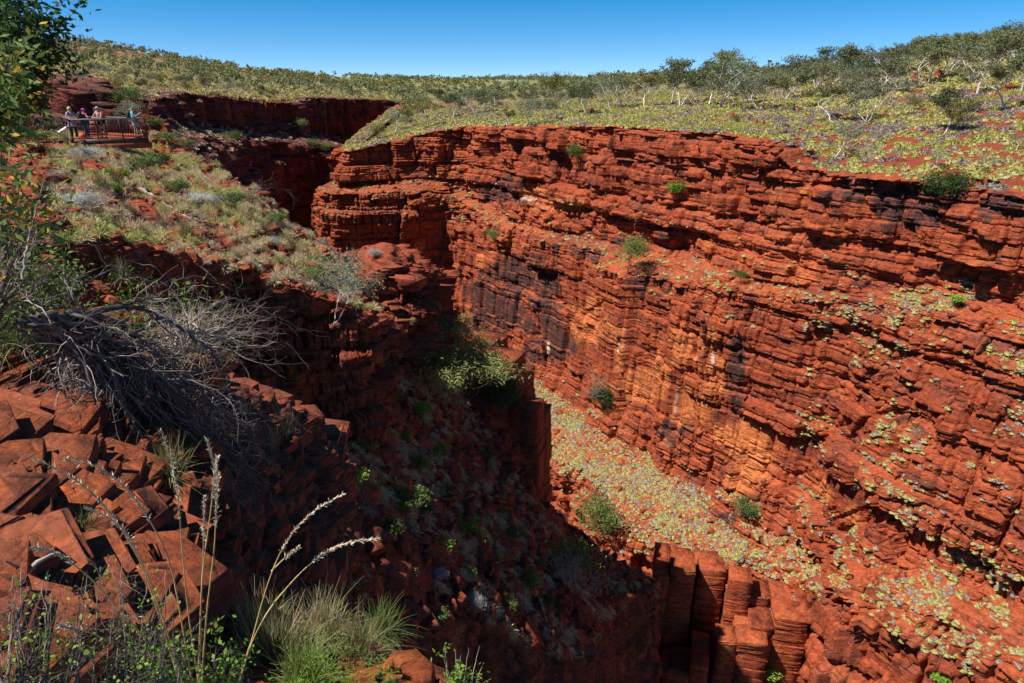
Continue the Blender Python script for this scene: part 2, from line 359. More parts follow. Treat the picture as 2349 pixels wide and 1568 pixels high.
# ---------------------------------------------------------------- the shaded wall on the left side, far up the gorge
def BS(x, r, zr, *p): d = ray(x, 225); az = math.degrees(math.atan2(d[0], d[1])); return WS(az, r, [(-8, zr+.3), (-3, zr+.3), (0, zr-.1), *p])
B = [
 BS(1010, 330, -5, (1, -20), (6, -23), (9, -40), (12, -75)),
 BS(950, 300, -5.0, (1, -20), (6, -23), (9, -40), (12, -75)),
 BS(870, 280, -4.0, (1, -19), (7, -23), (10, -40), (13, -75)),
 BS(790, 262, -3.4, (1, -16), (9, -21), (12, -40), (15, -75)),
 BS(715, 250, -2.8, (1, -13), (8, -18), (11, -40), (14, -75)),
 BS(694, 236, -3.2, (1, -13), (12, -19), (14, -40), (17, -75)),
 BS(676, 205, -3.6, (1, -11), (16, -17), (18, -38), (22, -75)),
 BS(600, 190, -3.2, (1, -10), (9, -14), (11, -36), (14, -75)),
 BS(500, 168, -1.7, (1, -7.5), (8, -12), (10, -32), (14, -75)),
 BS(420, 145, -.9, (1, -6), (8, -10), (10, -28), (14, -75)),
 BS(345, 118, -1.6, (2, -5), (8, -9), (10, -26), (14, -70)),
 BS(280, 96, -1.5, (2, -5), (8, -8), (10, -24), (14, -70)),
 BS(180, 80, -1.2, (2, -5), (8, -8), (10, -22), (14, -70)),
 BS(60, 72, -1.2, (2, -5), (8, -8), (10, -22), (14, -70)),
 BS(-200, 70, -1.2, (2, -5), (8, -8), (10, -22), (14, -70)),
]
B.reverse()
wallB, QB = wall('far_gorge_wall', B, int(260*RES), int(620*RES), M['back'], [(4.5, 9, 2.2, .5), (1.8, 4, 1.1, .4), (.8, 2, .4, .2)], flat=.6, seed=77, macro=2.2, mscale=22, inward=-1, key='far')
# ---------------------------------------------------------------- plateau, hills (one polar sheet)
def dy(x, y):     # slope (z per m) and azimuth of a picture point
    d = ray(x, y); return math.degrees(math.atan2(d[0], d[1])), d[2]/math.hypot(d[0], d[1])
KN = []   # az, [(r,z)...]
def kn(x, ysky, rsky, pts, y0=200):
    az, _ = dy(x, y0); _, s = dy(x, ysky); KN.append((az, pts+[(rsky, s*rsky), (rsky*1.5, s*rsky+2), (4000, s*rsky-30)]))
kn(-900, 100, 500, [(40, -1), (72, -1), (150, 1), (280, 12)])
kn(-300, 100, 600, [(40, -1), (72, -1), (150, 1), (300, 14)])
kn(100, 101, 700, [(40, -1), (75, -1), (150, .5), (300, 10)])
kn(230, 104, 700, [(60, -1), (90, -1.2), (150, 0), (300, 8)])
kn(345, 122, 700, [(60, -1), (118, -1.4), (170, -.5), (300, 5)])
kn(500, 150, 750, [(60, -1), (168, -1.5), (220, -.5), (350, 3)])
kn(600, 165, 800, [(60, -1), (190, -3), (250, -1.5), (400, 2.5)])
kn(680, 170, 800, [(60, -1), (205, -3.4), (260, -2), (400, 1.5)])
kn(790, 178, 900, [(150, -12.2), (200, -11.7), (270, -3.6), (400, -1.5)])
kn(850, 180, 900, [(150, -12), (200, -11), (276, -3.8), (400, -1.5)])
kn(900, 183, 900, [(152, -10.8), (200, -10), (290, -4.8), (400, -2)])
kn(960, 184, 900, [(155, -9.2), (200, -8.3), (300, -5), (450, -1)])
kn(1060, 185, 900, [(120, -7), (154, -7.3), (260, -5.5), (450, -1)])
kn(1300, 186, 700, [(90, -6), (127, -6), (180, -4.4), (330, -1)])
kn(1500, 186, 420, [(90, -5.3), (112, -5.4), (150, -3.6), (260, 0)])
kn(1700, 186, 290, [(85, -5.3), (99, -5.3), (130, -3.5), (190, -.6)])
kn(1790, 180, 260, [(80, -5.8), (92, -5.7), (115, -4.0), (170, -.4)])
kn(1860, 172, 240, [(80, -8.6), (91, -8.4), (110, -5.2), (160, -.4)])
kn(2000, 152, 215, [(75, -8.8), (87, -8.6), (110, -5.0), (155, .5)])
kn(2150, 128, 205, [(75, -8.8), (82, -8.7), (110, -3.8), (150, 1.6)])
kn(2349, 95, 195, [(70, -8.7), (77, -8.6), (105, -2.8), (145, 3)])
kn(2700, 60, 190, [(70, -8.7), (75, -8.6), (105, -1), (145, 6)])
kn(3800, 60, 190, [(70, -8.7), (75, -8.6), (105, -1), (145, 6)])
KA = np.array([k[0] for k in KN]); KR = np.array([[p[0] for p in k[1]] for k in KN]); KZ = np.array([[p[1] for p in k[1]] for k in KN])
def ground_z(X, Y):
    az = np.degrees(np.arctan2(X, Y)); r = np.hypot(X, Y)
    r_ = np.stack([np.interp(az, KA, KR[:, j]) for j in range(KR.shape[1])], -1); z_ = np.stack([np.interp(az, KA, KZ[:, j]) for j in range(KR.shape[1])], -1)
    z = np.zeros_like(r)
    z = np.where(r <= r_[..., 0], z_[..., 0], z)
    for j in range(KR.shape[1]-1):
        t = (r-r_[..., j])/(r_[..., j+1]-r_[..., j]); ins = (t > 0) & (t <= 1)
        z = np.where(ins, z_[..., j]*(1-t)+z_[..., j+1]*t, z)
    z = np.where(r > r_[..., -1], z_[..., -1], z)
    am = np.clip((r-60)/400, .12, 1)
    z = z+fbm(X/60, Y/60, X*0, 4, 5)*2.6*am*sst(90, 260, r)+fbm(X/5, Y/5, X*0, 3, 6)*.22
    return z
GP = [(s[0], s[1]) for s in W[1:]]+[(s[0], s[1]) for s in reversed(B)]+[(-120, 40), (-120, -60), (60, -60), (85, 40)]
def offset_poly(p, d):
    p = np.array(p); t = np.roll(p, -1, 0)-np.roll(p, 1, 0); t /= np.linalg.norm(t, axis=1, keepdims=True); return p+np.stack([t[:, 1], -t[:, 0]], 1)*d
a_ = np.array(GP); area = .5*np.sum(a_[:, 0]*np.roll(a_[:, 1], -1)-np.roll(a_[:, 0], -1)*a_[:, 1])
GPo = offset_poly(GP, 1.6*(1 if area > 0 else -1))
def inside(X, Y, poly):
    c = np.zeros(X.shape, bool); n = len(poly)
    for i in range(n):
        x1, y1 = poly[i]; x2, y2 = poly[(i+1) % n]
        if y1 == y2: continue
        k = ((y1 > Y) != (y2 > Y)) & (X < (x2-x1)*(Y-y1)/(y2-y1)+x1); c ^= k
    return c
na, nr = int(900*RES), int(420*RES)
AZ = np.radians(np.linspace(-80, 80, na))[:, None]; RR = np.exp(np.linspace(math.log(30), math.log(4000), nr))[None, :]
GX, GY = np.sin(AZ)*RR, np.cos(AZ)*RR; GZ = ground_z(GX, GY)
ins = inside(GX, GY, GPo); GZ = np.where(ins, -82+fbm(GX/9, GY/9, GX*0, 3, 8)*1.5, GZ)
ground = mesh_np('ground', np.stack([GX, GY, GZ], -1).reshape(-1, 3), grid_faces(na, nr), M['soil']); tag(ground, kind='structure')
cov = sst(95, 330, np.hypot(GX, GY))*.5+.10+.12*fbm(GX/40, GY/40, GX*0, 3, 9)
cov = cov-.9*(1-sst(.0, .25, np.abs(fbm(GX/45, GY/45, GX*0, 2, 12)+.1)))*sst(300, 500, np.hypot(GX, GY))*(np.degrees(np.arctan2(GX, GY)) < -15)*.5
vattr(ground, 'cover', cov); reg(ground, 'ground')
# ---------------------------------------------------------------- near left: surfaces laid through measured points (D x, D y, range)
def sheet(name, rows, n, m, mat, scales, flat=.12, seed=3, macro=.0, mscale=6, key='near', terrace=None, smooth=True):
    G = [[P(*p) if len(p) == 3 else np.array(p[:3]) for p in row] for row in rows]
    A = interp_rows(np.array(G), n, m, smooth)
    Nn = normals(A)
    c = A.reshape(-1, 3)
    s = np.sign((Nn.reshape(-1, 3)*(-c)).sum(1).mean()); Nn = Nn*(s if s else 1)
    X, Y, Z = A[..., 0], A[..., 1], A[..., 2]
    mac = macro*fbm(X/mscale, Y/mscale, Z/(mscale*1.6), 3, seed+70)
    Q = rock_disp(A, Nn, scales, flat, seed, mac)
    if terrace:      # flats broken into low rock steps
        h, amt = terrace; z = Q[..., 2]+.5*h*fbm(X/3, Y/3, X*0, 3, seed+20)
        f = z/h-np.floor(z/h); st = (np.floor(z/h)+sst(.55, .95, f))*h
        mask = sst(-.25, .35, fbm(X/2.2, Y/2.2, Z/2.2, 3, seed+22))*amt
        Q[..., 2] += (st-z)*mask
    F = grid_faces(n, m)
    if s < 0: F = F[:, ::-1]
    ob = mesh_np(name, Q.reshape(-1, 3), F, mat); tag(ob, kind='structure'); reg(ob, key)
    return ob, Q
# slope with the lookout and the cliff under it
Lc = [-260, -80, 60, 160, 255, 345, 420, 490, 560, 650, 745, 822, 866, 884, 880]
LK = [0]
LROWF = [1.17, 1.17, 1.17, 1.17, 1.17, 1.10, 1.03, 1.0, 1.0, 1.0, 1.0]
def LR(ys, rs):
    f = LROWF[LK[0]]; LK[0] += 1
    return [(x, y, r*(1+(f-1)*min(1, max(0, (745-x)/400)))) for x, y, r in zip(Lc, ys, rs)]
L_rows = [
 LR([230, 230, 235, 240, 250, 300, 380, 440, 470, 560, 640, 720, 800, 840, 900], [75, 72, 68, 64, 60, 56, 54, 52, 48, 46, 43, 40, 38, 38, 38]),
 LR([196, 196, 194, 200, 206, 262, 340, 402, 438, 518, 592, 660, 712, 722, 760], [52, 52, 51, 50, 50, 47, 44, 42, 39, 37, 35, 33, 31, 30.6, 36]),
 LR([200, 200, 198, 204, 212, 262, 335, 400, 436, 512, 588, 655, 712, 724, 765], [50, 50, 49, 48, 48, 46, 43, 41, 38, 36, 34, 32, 30.4, 30.0, 36]),
 LR([300, 296, 292, 295, 316, 338, 370, 412, 448, 524, 596, 662, 717, 730, 770], [47, 47, 46, 45, 44.5, 43, 41.5, 40, 37, 35, 33, 31.4, 30, 29.8, 36]),
 LR([318, 320, 322, 330, 346, 376, 396, 430, 468, 540, 606, 668, 722, 740, 775], [40, 39.5, 39, 38.5, 38.5, 38.5, 38, 37, 35.5, 33.5, 32, 30.6, 29.6, 29.5, 36]),
 LR([420, 400, 385, 400, 420, 440, 450, 470, 500, 570, 630, 682, 735, 760, 790], [28, 29, 30, 31, 32, 33, 33.5, 34, 33, 31.5, 30.2, 29.3, 29, 29.2, 36]),
 LR([480, 470, 470, 490, 510, 530, 540, 555, 575, 620, 665, 700, 750, 790, 830], [23, 24, 25, 26, 27, 28, 28.5, 29, 29, 28.6, 28, 27.8, 28, 29, 36]),
 LR([505, 500, 505, 530, 545, 565, 580, 595, 612, 650, 690, 722, 775, 810, 860], [22, 22.8, 23.8, 24.5, 25.3, 26, 26.4, 26.8, 27, 27, 27, 27.2, 27.8, 29, 36]),
 LR([640, 640, 650, 670, 690, 740, 780, 820, 850, 880, 920, 930, 940, 960, 980], [20, 20.8, 21.8, 22.6, 23.6, 24.5, 25.2, 25.9, 26.4, 26.6, 26.7, 26.9, 27.6, 29, 36]),
 LR([690, 700, 720, 760, 800, 850, 900, 950, 1000, 1050, 1085, 1078, 1072, 1080, 1060], [19, 19.6, 20.6, 21.6, 22.6, 23.6, 24.5, 25.3, 25.9, 26.2, 26.4, 26.7, 27.4, 29, 36]),
 LR([760, 800, 860, 920, 980, 1040, 1100, 1150, 1200, 1240, 1250, 1200, 1150, 1120, 1070], [17, 17.6, 18.4, 19.4, 20.4, 21.5, 22.5, 23.4, 24.2, 24.6, 25.4, 26.2, 27.2, 29, 36]),
]
slope, QL = sheet('lookout_slope', L_rows, int(520*RES), int(760*RES), M['near'], [(1.1, 2.6, .42, .12), (.42, 1.1, .22, .08), (.16, .5, .09, .035)], flat=.30, seed=21, macro=1.1, mscale=5, key='slope', terrace=(.45, .9))
# spur behind the cliff corner
Sx = [800, 822, 845, 880, 910, 945, 975, 990, 1000]
def SR(ys, rs): return [(x, y, r*.92) for x, y, r in zip(Sx, ys, rs)]
S_rows = [
 SR([790, 780, 770, 760, 760, 760, 770, 780, 790], [57, 57, 56, 55, 55, 55, 56, 57, 60]),
 SR([610, 575, 562, 557, 566, 590, 622, 655, 690], [50, 50, 50, 50, 50, 50, 51, 53, 58]),
 SR([640, 600, 580, 572, 585, 606, 634, 668, 700], [47, 47, 47, 46.5, 46.5, 47, 48, 51, 57]),
 SR([650, 620, 606, 600, 610, 622, 648, 680, 710], [45, 45, 44.8, 44.6, 45.2, 46, 47.4, 50.4, 57]),
 SR([720, 700, 690, 690, 692, 705, 708, 715, 730], [43.5, 43.5, 43.5, 43.6, 43.8, 44, 46, 50, 57]),
 SR([760, 745, 735, 730, 732, 738, 742, 748, 755], [42, 42, 42.4, 42.8, 43.2, 44, 46, 50, 57]),
 SR([860, 850, 840, 830, 825, 825, 830, 840, 850], [37, 38, 39, 40, 41, 42, 44, 48, 57]),
]
spur, QS = sheet('rock_spur', S_rows, int(220*RES), int(260*RES), M['near'], [(1.1, 2.6, .8, .2), (.42, 1.1, .34, .1)], flat=.15, seed=41, macro=.6, mscale=4, key='spur', terrace=(.5, .9))
# ---------------------------------------------------------------- shaded talus (a plane in plan, stepped) and its cliff edges
def tz(X, Y): 
    z = -19.9-1.386*X-.153*Y
    ex = sst(-3, -12, X)
    return z+ex*( .9*(X+3)*.6)*-0 
def ray_plane(x, y):
    d = ray(x, y); k = -19.9/(d[2]+1.386*d[0]+.153*d[1]); return d*k
tn = (int(360*RES), int(420*RES))
# talus outline in plan: far/right silhouette then the near cliff edge
SIL = [ray_plane(*q)[:2] for q in [(1000, 880), (1110, 960), (1200, 1046), (1215, 1131)]]+[P(*q)[:2] for q in [(1290, 1182, 47), (1360, 1232, 47.5), (1440, 1300, 48), (1500, 1336, 48.5)]]
LOW = [P(*q)[:2] for q in [(1507, 1352, 47.4), (1440, 1350, 45.5), (1395, 1385, 42)]]+[ray_plane(*q)[:2] for q in [(1388, 1430), (1340, 1482), (1270, 1490), (1190, 1478), (1110, 1432), (1030, 1440), (945, 1424), (850, 1520), (700, 1700)]]
TXY = np.array([(-11, 50), (-8, 58), (-3.0, 60)] + [tuple(p) for p in SIL[1:]] + [tuple(p) for p in LOW] + [(-10, 8), (-13, 20), (-13, 40)])
def talus_z(X, Y):
    z = -19.9-1.386*X-.153*Y
    # ease off uphill so it meets the cliff foot
    z = np.where(X < -7, -19.9-1.386*-7-.153*Y+(-7-X)*.9, z)
    z = z+5.0*np.exp(-((X-13)/5)**2-((Y-48)/8)**2)
    sl = np.array([tuple(q) for q in SIL[2:]]); d = np.full(np.shape(X), 1e9)
    for i in range(len(sl)-1):
        a, b = sl[i], sl[i+1]; ab = b-a; t = np.clip(((X-a[0])*ab[0]+(Y-a[1])*ab[1])/(ab@ab), 0, 1); d = np.minimum(d, np.hypot(X-a[0]-t*ab[0], Y-a[1]-t*ab[1]))
    z = z-1.7*np.exp(-((d-4.6)/2.0)**2)
    z = z+.5*fbm(X/6, Y/6, X*0, 3, 33)
    return z
def edge_dist(X, Y, poly):
    d = np.full(X.shape, 1e9); n = len(poly)
    for i in range(n):
        a = poly[i]; b = poly[(i+1) % n]; ab = b-a; t = np.clip(((X-a[0])*ab[0]+(Y-a[1])*ab[1])/(ab@ab+1e-9), 0, 1)
        d = np.minimum(d, np.hypot(X-a[0]-t*ab[0], Y-a[1]-t*ab[1]))
    return d
res = .13/RES
tx = np.arange(-24, 20, res); ty = np.arange(8, 68, res); TX, TY = np.meshgrid(tx, ty, indexing='ij')
TZ = talus_z(TX, TY)
h = 1.1; zz = TZ+.7*fbm(TX/4, TY/4, TX*0, 3, 35); f = zz/h-np.floor(zz/h); st = (np.floor(zz/h)+sst(.5, .9, f))*h
TZ = TZ+(st-zz)*sst(0, .35, fbm(TX/5, TY/5, TX*0, 3, 36))*.9+fbm(TX*1.2, TY*1.2, TX*0, 4, 37)*.16
ed = edge_dist(TX, TY, TXY); inn = inside(TX, TY, [tuple(p) for p in TXY])
idx = np.arange(TX.size).reshape(TX.shape); F = grid_faces(*TX.shape)
ok = (inn | (ed < res*1.5)).ravel(); keep = ok[F].all(1); used = np.unique(F[keep]); mp_ = -np.ones(TX.size, int); mp_[used] = np.arange(len(used))
TP = np.stack([TX, TY, TZ], -1).reshape(-1, 3)[used]
talus = mesh_np('talus_slope', TP, mp_[F[keep]], M['near']); tag(talus, kind='structure'); reg(talus, 'talus')
def edge_wall(name, pts, zf, drop_, n, m, seed, mat=None, inward=1, back=1.0, batter=.08, scales=None, macro=.6, key='edge'):
    st = []
    for x, y in pts:
        z = float(zf(np.array([x]), np.array([y]))[0])
        st.append((x, y, [(-back, z+.02), (-.25, z+.05), (0, z-.15), (.25, z-1.0), (batter*drop_*.5+.5, z-drop_*.5), (batter*drop_+.8, z-drop_)]))
    return wall(name, st, n, m, mat or M['near'], scales or [(1.3, 2.6, .45, .14), (.5, 1.2, .24, .08), (.2, .6, .08, .03)], flat=.15, seed=seed, macro=macro, mscale=5, inward=inward, key=key)
ep = [tuple(p) for p in SIL[1:]]+[tuple(p) for p in LOW]
edge_wall('ravine_edge_cliff', ep, talus_z, 42, int(300*RES), int(640*RES), 51, inward=1)
# ---------------------------------------------------------------- free-standing rock towers in the ravine
def tower(name, x, ytop, r, wd, dp, ztop_off=0, height=30, seed=1, ang=0., taper=.12, mat=None, key='tower', cols=None, **kw):
    """joint-bounded columns, each a pile of bedding-parallel plates with small steps and setbacks"""
    rnd = np.random.RandomState(seed); c = P(x, ytop, r); zt = c[2]; nx, ny = cols or (max(1, int(round(wd/2.4))), 2); V, F, b0 = [], [], 0; k = 12
    th = np.arange(k)*2*np.pi/k+.26; ca, sa = math.cos(ang), math.sin(ang)
    ex = np.cumsum(np.concatenate([[0], .7+.6*rnd.rand(nx)])); ex = (ex/ex[-1]-.5)*wd; ey = np.linspace(-.5, .5, ny+1)*dp
    for i in range(nx):
        for j in range(ny):
            top = zt-(0 if (i == nx//2 and j == 0) else rnd.rand()**1.5*min(4, height*.16)); z = zt-height; cx, cy = (ex[i]+ex[i+1])/2, (ey[j]+ey[j+1])/2; w2, d2 = (ex[i+1]-ex[i])/2*1.03, (ey[j+1]-ey[j])/2*1.04
            rings = []; drift = rnd.normal(size=2)*.1
            while z < top-.05:
                t = min(top-z, .14+1.3*rnd.rand()**2.6); sc = 1+.03*(zt-z)/height*taper*10+rnd.normal()*.012; drift = drift*.8+rnd.normal(size=2)*.04; rr = 1/(np.abs(np.cos(th))**22+np.abs(np.sin(th))**22)**(1/22)*(1+rnd.normal(size=k)*.02)
                X, Y = rr*np.cos(th)*w2*sc+cx+drift[0], rr*np.sin(th)*d2*sc+cy+drift[1]; e_ = min(.05, t*.2)
                nt_ = .985 if rnd.rand() < .3 else .997
                for s_, zz in ((nt_, z), (1, z+e_), (1, z+t-e_), (nt_, z+t)):
                    px, py = (X-cx)*s_+cx, (Y-cy)*s_+cy; rings.append(np.stack([c[0]+px*ca-py*sa, c[1]+px*sa+py*ca, np.full(k, zz)+rnd.normal(size=k)*.02], 1))
                z += t
            v = np.concatenate(rings+[rings[-1].mean(0)[None]+[0, 0, .06]]); n_ = len(rings); V.append(v); f = [[q_*k+q, q_*k+(q+1) % k, (q_+1)*k+(q+1) % k, (q_+1)*k+q] for q_ in range(n_-1) for q in range(k)]+[[n_*k, (n_-1)*k+q, (n_-1)*k+(q+1) % k, (n_-1)*k+(q+2) % k] for q in range(0, k, 2)]
            F.append(np.array(f)+b0); b0 += len(v)
    ob = mesh_np(name, np.concatenate(V), np.concatenate(F), mat or M['near']); reg(ob, key); return ob
RT = [
 ('square red sandstone block tower beside the green trees, its top dotted with tufts', 1138, 795, 55, 5.4, 5, 22, 5, -.38, .0, M['near']),
 ('narrow rear block of the square tower, standing a step higher behind it', 1108, 768, 59, 3.4, 4, 22, 15, -.38, .0, M['near']),
 ('overhanging dark rock shoulder below the square block tower', 1168, 895, 53.5, 6.4, 5, 30, 6, -.30, .0, M['near']),
 ('tall narrow sunlit rock pillar split by a black crack, leftmost of the sunlit pillars', 1548, 1262, 66, 4.2, 6.5, 34, 7, -.2, .03, M['cliff']),
 ('slim sunlit pillar between two black cracks, second of the sunlit pillars', 1628, 1275, 67.5, 2.8, 5, 34, 17, -.15, .03, M['cliff']),
 ('thin rock fin in the middle of the sunlit pillars', 1695, 1300, 67, 2.4, 5, 34, 8, -.25, .03, M['cliff']),
 ('broad stepped rock pillar with a dark cleft on its right side', 1780, 1372, 66, 5.4, 6, 30, 9, -.2, .03, M['cliff']),
 ('low blocky rock pillar top at the bottom edge of the picture', 1575, 1480, 60, 4.6, 5, 22, 10, -.3, .03, M['cliff']),
 ('square block pillar low between the others at the bottom edge', 1700, 1430, 63, 5, 5, 24, 19, -.2, .03, M['cliff']),
]
for lab, x, y, r, wd, dp, hgt, sd_, ang, tap, mt in RT:
    o = tower('rock_tower', x, y, r, wd, dp, 0, hgt, sd_, ang, tap, mt); tag(o, lab, 'rock tower', 'rock towers in the gorge')
# ---------------------------------------------------------------- foreground rocks
Fx = [-260, -80, 60, 150, 235, 330, 420, 520, 600, 660, 712, 730, 735]
def FR(ys, rs): return [(x, y, r) for x, y, r in zip(Fx, ys, rs)]
F_rows = [
 FR([860, 840, 835, 850, 880, 900, 905, 930, 960, 1000, 1060, 1120, 1200], [12, 12, 12, 12, 12, 12.5, 13, 13, 13, 13, 13, 13.5, 15]),
 FR([760, 770, 790, 808, 842, 870, 880, 905, 925, 965, 1020, 1070, 1150], [9.4, 9.2, 9.2, 9.4, 9.6, 10, 10.6, 11, 11.2, 11.2, 11.2, 11.6, 14]),
 FR([800, 800, 812, 830, 862, 890, 915, 935, 950, 985, 1032, 1085, 1160], [8.4, 8.2, 8.2, 8.4, 8.6, 9, 9.6, 10, 10.3, 10.5, 10.8, 11.3, 14]),
 FR([960, 980, 990, 1000, 1015, 1035, 1050, 1060, 1060, 1075, 1090, 1120, 1190], [7.0, 7.0, 7.1, 7.2, 7.4, 7.6, 8, 8.5, 9, 9.5, 10.2, 11, 14]),
 FR([990, 1000, 1005, 1020, 1060, 1090, 1110, 1130, 1140, 1140, 1140, 1150, 1200], [5.8, 5.9, 6.0, 6.1, 6.4, 6.8, 7.2, 7.8, 8.4, 9.2, 10, 11, 14]),
 FR([1130, 1130, 1140, 1140, 1150, 1180, 1230, 1260, 1270, 1270, 1260, 1260, 1280], [4.6, 4.6, 4.7, 4.9, 5.2, 5.7, 6.2, 6.8, 7.4, 8.2, 9.2, 10.6, 14]),
 FR([1250, 1250, 1255, 1250, 1245, 1235, 1290, 1370, 1400, 1400, 1380, 1370, 1370], [3.9, 3.9, 4.0, 4.2, 4.4, 4.9, 5.5, 6.0, 6.6, 7.4, 8.4, 10, 14]),
 FR([1350, 1350, 1350, 1340, 1330, 1340, 1400, 1500, 1540, 1540, 1500, 1480, 1450], [3.3, 3.3, 3.4, 3.6, 3.9, 4.3, 4.8, 5.3, 5.9, 6.6, 7.8, 9.4, 14]),
 FR([1450, 1450, 1450, 1445, 1440, 1450, 1520, 1660, 1700, 1720, 1700, 1650, 1600], [2.75, 2.75, 2.8, 2.9, 3.1, 3.4, 3.9, 4.4, 5.0, 5.8, 7, 8.8, 14]),
 FR([1560, 1560, 1560, 1560, 1560, 1580, 1660, 1800, 1900, 1900, 1900, 1900, 1900], [2.3, 2.3, 2.35, 2.4, 2.5, 2.7, 3.0, 3.4, 3.8, 4.4, 5.5, 7.5, 14]),
 FR([1700, 1700, 1700, 1700, 1700, 1720, 1800, 2000, 2100, 2200, 2200, 2200, 2200], [1.9, 1.9, 1.9, 1.95, 2.0, 2.2, 2.5, 2.8, 3.2, 3.8, 5.0, 7.0, 14]),
]
fore, QF = sheet('foreground_ledge', F_rows, int(560*RES), int(560*RES), M['fore'], [(.34, .9, .10, .03)], flat=.04, seed=61, macro=.10, mscale=1.8, key='fore', terrace=(.2, .8))
# ground in the bottom middle, below the camera
Nx = [520, 600, 700, 800, 900, 1000, 1090, 1180]
def NR(ys, rs): return [(x, y, r) for x, y, r in zip(Nx, ys, rs)]
N_rows = [
 NR([1600, 1500, 1500, 1540, 1560, 1600, 1660, 1750], [4.6, 5.0, 5.2, 4.6, 4.4, 4.2, 4, 4]),
 NR([1420, 1400, 1400, 1440, 1500, 1540, 1610, 1700], [3.9, 4.2, 4.4, 4.0, 3.6, 3.4, 3.3, 3.4]),
 NR([1470, 1440, 1450, 1500, 1530, 1560, 1620, 1700], [3.4, 3.6, 3.6, 3.4, 3.2, 3.1, 3.0, 3.1]),
 NR([1560, 1540, 1540, 1570, 1590, 1610, 1660, 1730], [2.8, 2.9, 2.9, 2.8, 2.75, 2.7, 2.7, 2.8]),
 NR([1750, 1750, 1750, 1750, 1750, 1750, 1800, 1850], [2.0, 2.0, 2.0, 2.0, 2.0, 2.0, 2.1, 2.2]),
]
nearg, QN = sheet('foreground_soil', N_rows, int(160*RES), int(200*RES), M['fore'], [(.2, .5, .06, .02)], flat=.05, seed=65, macro=.05, mscale=1, key='fore', terrace=(.08, .8))

def prism_blocks(name, cent, size, thick, seed, mat, dip=(.06, .05), rect=.6, ang0=-.35, kind='structure', label=None):
    """bedding-parallel angular blocks, one mesh"""
    rnd = np.random.RandomState(seed); V, F, b0 = [], [], 0; n = len(cent); k = 6
    th0 = np.arange(k)*2*np.pi/k
    for i in range(n):
        th = th0+rnd.uniform(-.24, .24, k); rr = 1/(np.abs(np.cos(th))**8+np.abs(np.sin(th))**8)**(1/8) if rnd.rand() < rect else np.ones(k)
        rr = rr*(1+rnd.normal(size=k)*.09); a = ang0+rnd.normal()*.09+(np.pi/2 if rnd.rand() < .4 else 0); asp = .45+.5*rnd.rand()
        x, y = rr*np.cos(th)*size[i]*.5, rr*np.sin(th)*size[i]*.5*asp
        t = thick[i]; npl = rnd.randint(1, 5); zz = np.sort(np.concatenate([[-t], -t*rnd.rand(npl-1), [0]])); rings = []
        for q in range(npl):
            lo, hi = zz[q], zz[q+1]; sc = 1+rnd.normal()*.06; ox, oy = rnd.normal(size=2)*size[i]*.025; jx = 1+rnd.normal(size=k)*.035; e_ = min((hi-lo)*.18, .012*size[i])
            for s_, z in ((.985, lo), (1.0, lo+e_), (1.0, hi-e_), (.985, hi)): rings.append(np.stack([x*sc*s_*jx+ox, y*sc*s_*jx+oy, np.full(k, z)+(rnd.normal(size=k)*t*.02 if z == 0 else 0)], 1))
        v = np.concatenate(rings+[np.array([[0, 0, rnd.normal()*.02*t]])]); ca, sa = math.cos(a), math.sin(a)
        v[:, :2] = np.stack([v[:, 0]*ca-v[:, 1]*sa, v[:, 0]*sa+v[:, 1]*ca], 1)
        dx, dy_ = dip[0]+rnd.normal()*.03, dip[1]+rnd.normal()*.03; v[:, 2] += v[:, 0]*dx+v[:, 1]*dy_; nr_ = len(rings)
        V.append(v+cent[i]); f = []
        for r in range(nr_-1):
            for q in range(k): f.append([r*k+q, r*k+(q+1) % k, (r+1)*k+(q+1) % k, (r+1)*k+q])
        c = nr_*k; g_ = c-k
        for q in range(0, k, 2): f.append([c, g_+q, g_+(q+1) % k, g_+(q+2) % k])
        F.append(np.array(f)+b0); b0 += len(v)
    o = mesh_np(name, np.concatenate(V), np.concatenate(F), mat); tag(o, label, kind=kind); return o
def sheet_points(Q, n, seed, x0=-300, x1=3000, y0=-100, y1=1700, evend=True):
    rnd = np.random.RandomState(seed); X, Y, Z = Q[..., 0], Q[..., 1], Q[..., 2]; x, y = toD(X, Y, Z)
    m = (x > x0) & (x < x1) & (y > y0) & (y < y1) & (Y > 0)
    du = np.linalg.norm(np.gradient(Q, axis=0), axis=-1); dv = np.linalg.norm(np.gradient(Q, axis=1), axis=-1)
    w_ = du*dv*m/(np.linalg.norm(Q, axis=-1)**2 if evend else 1); w_ = w_.ravel(); i = rnd.choice(w_.size, size=n, p=w_/w_.sum(), replace=False); return Q.reshape(-1, 3)[i], rnd
p, rnd = sheet_points(QF, 2000, 71, -200, 330, 780, 1600)
d_ = np.linalg.norm(p, axis=1); sz = d_*(.04+.19*rnd.rand(len(p))**2.3); away = p/d_[:, None]; pc = p+away*(sz*.26)[:, None]*[1, 1, .2]
prism_blocks('ledge_blocks', pc+[0, 0, .02], sz, np.minimum(sz*(.10+.13*rnd.rand(len(p))), .25), 72, M['fore'], dip=(.05, .11))
p, rnd = sheet_points(QF, 2600, 81, 330, 760, 780, 1600)
d_ = np.linalg.norm(p, axis=1); sz = d_*(.02+.065*rnd.rand(len(p))**1.9); away = p/d_[:, None]; pc = p+away*(sz*.42)[:, None]*[1, 1, .1]
prism_blocks('ledge_blocks', pc, sz, sz*(.16+.30*rnd.rand(len(p))), 82, M['fore'], dip=(.0, .03), rect=.95)
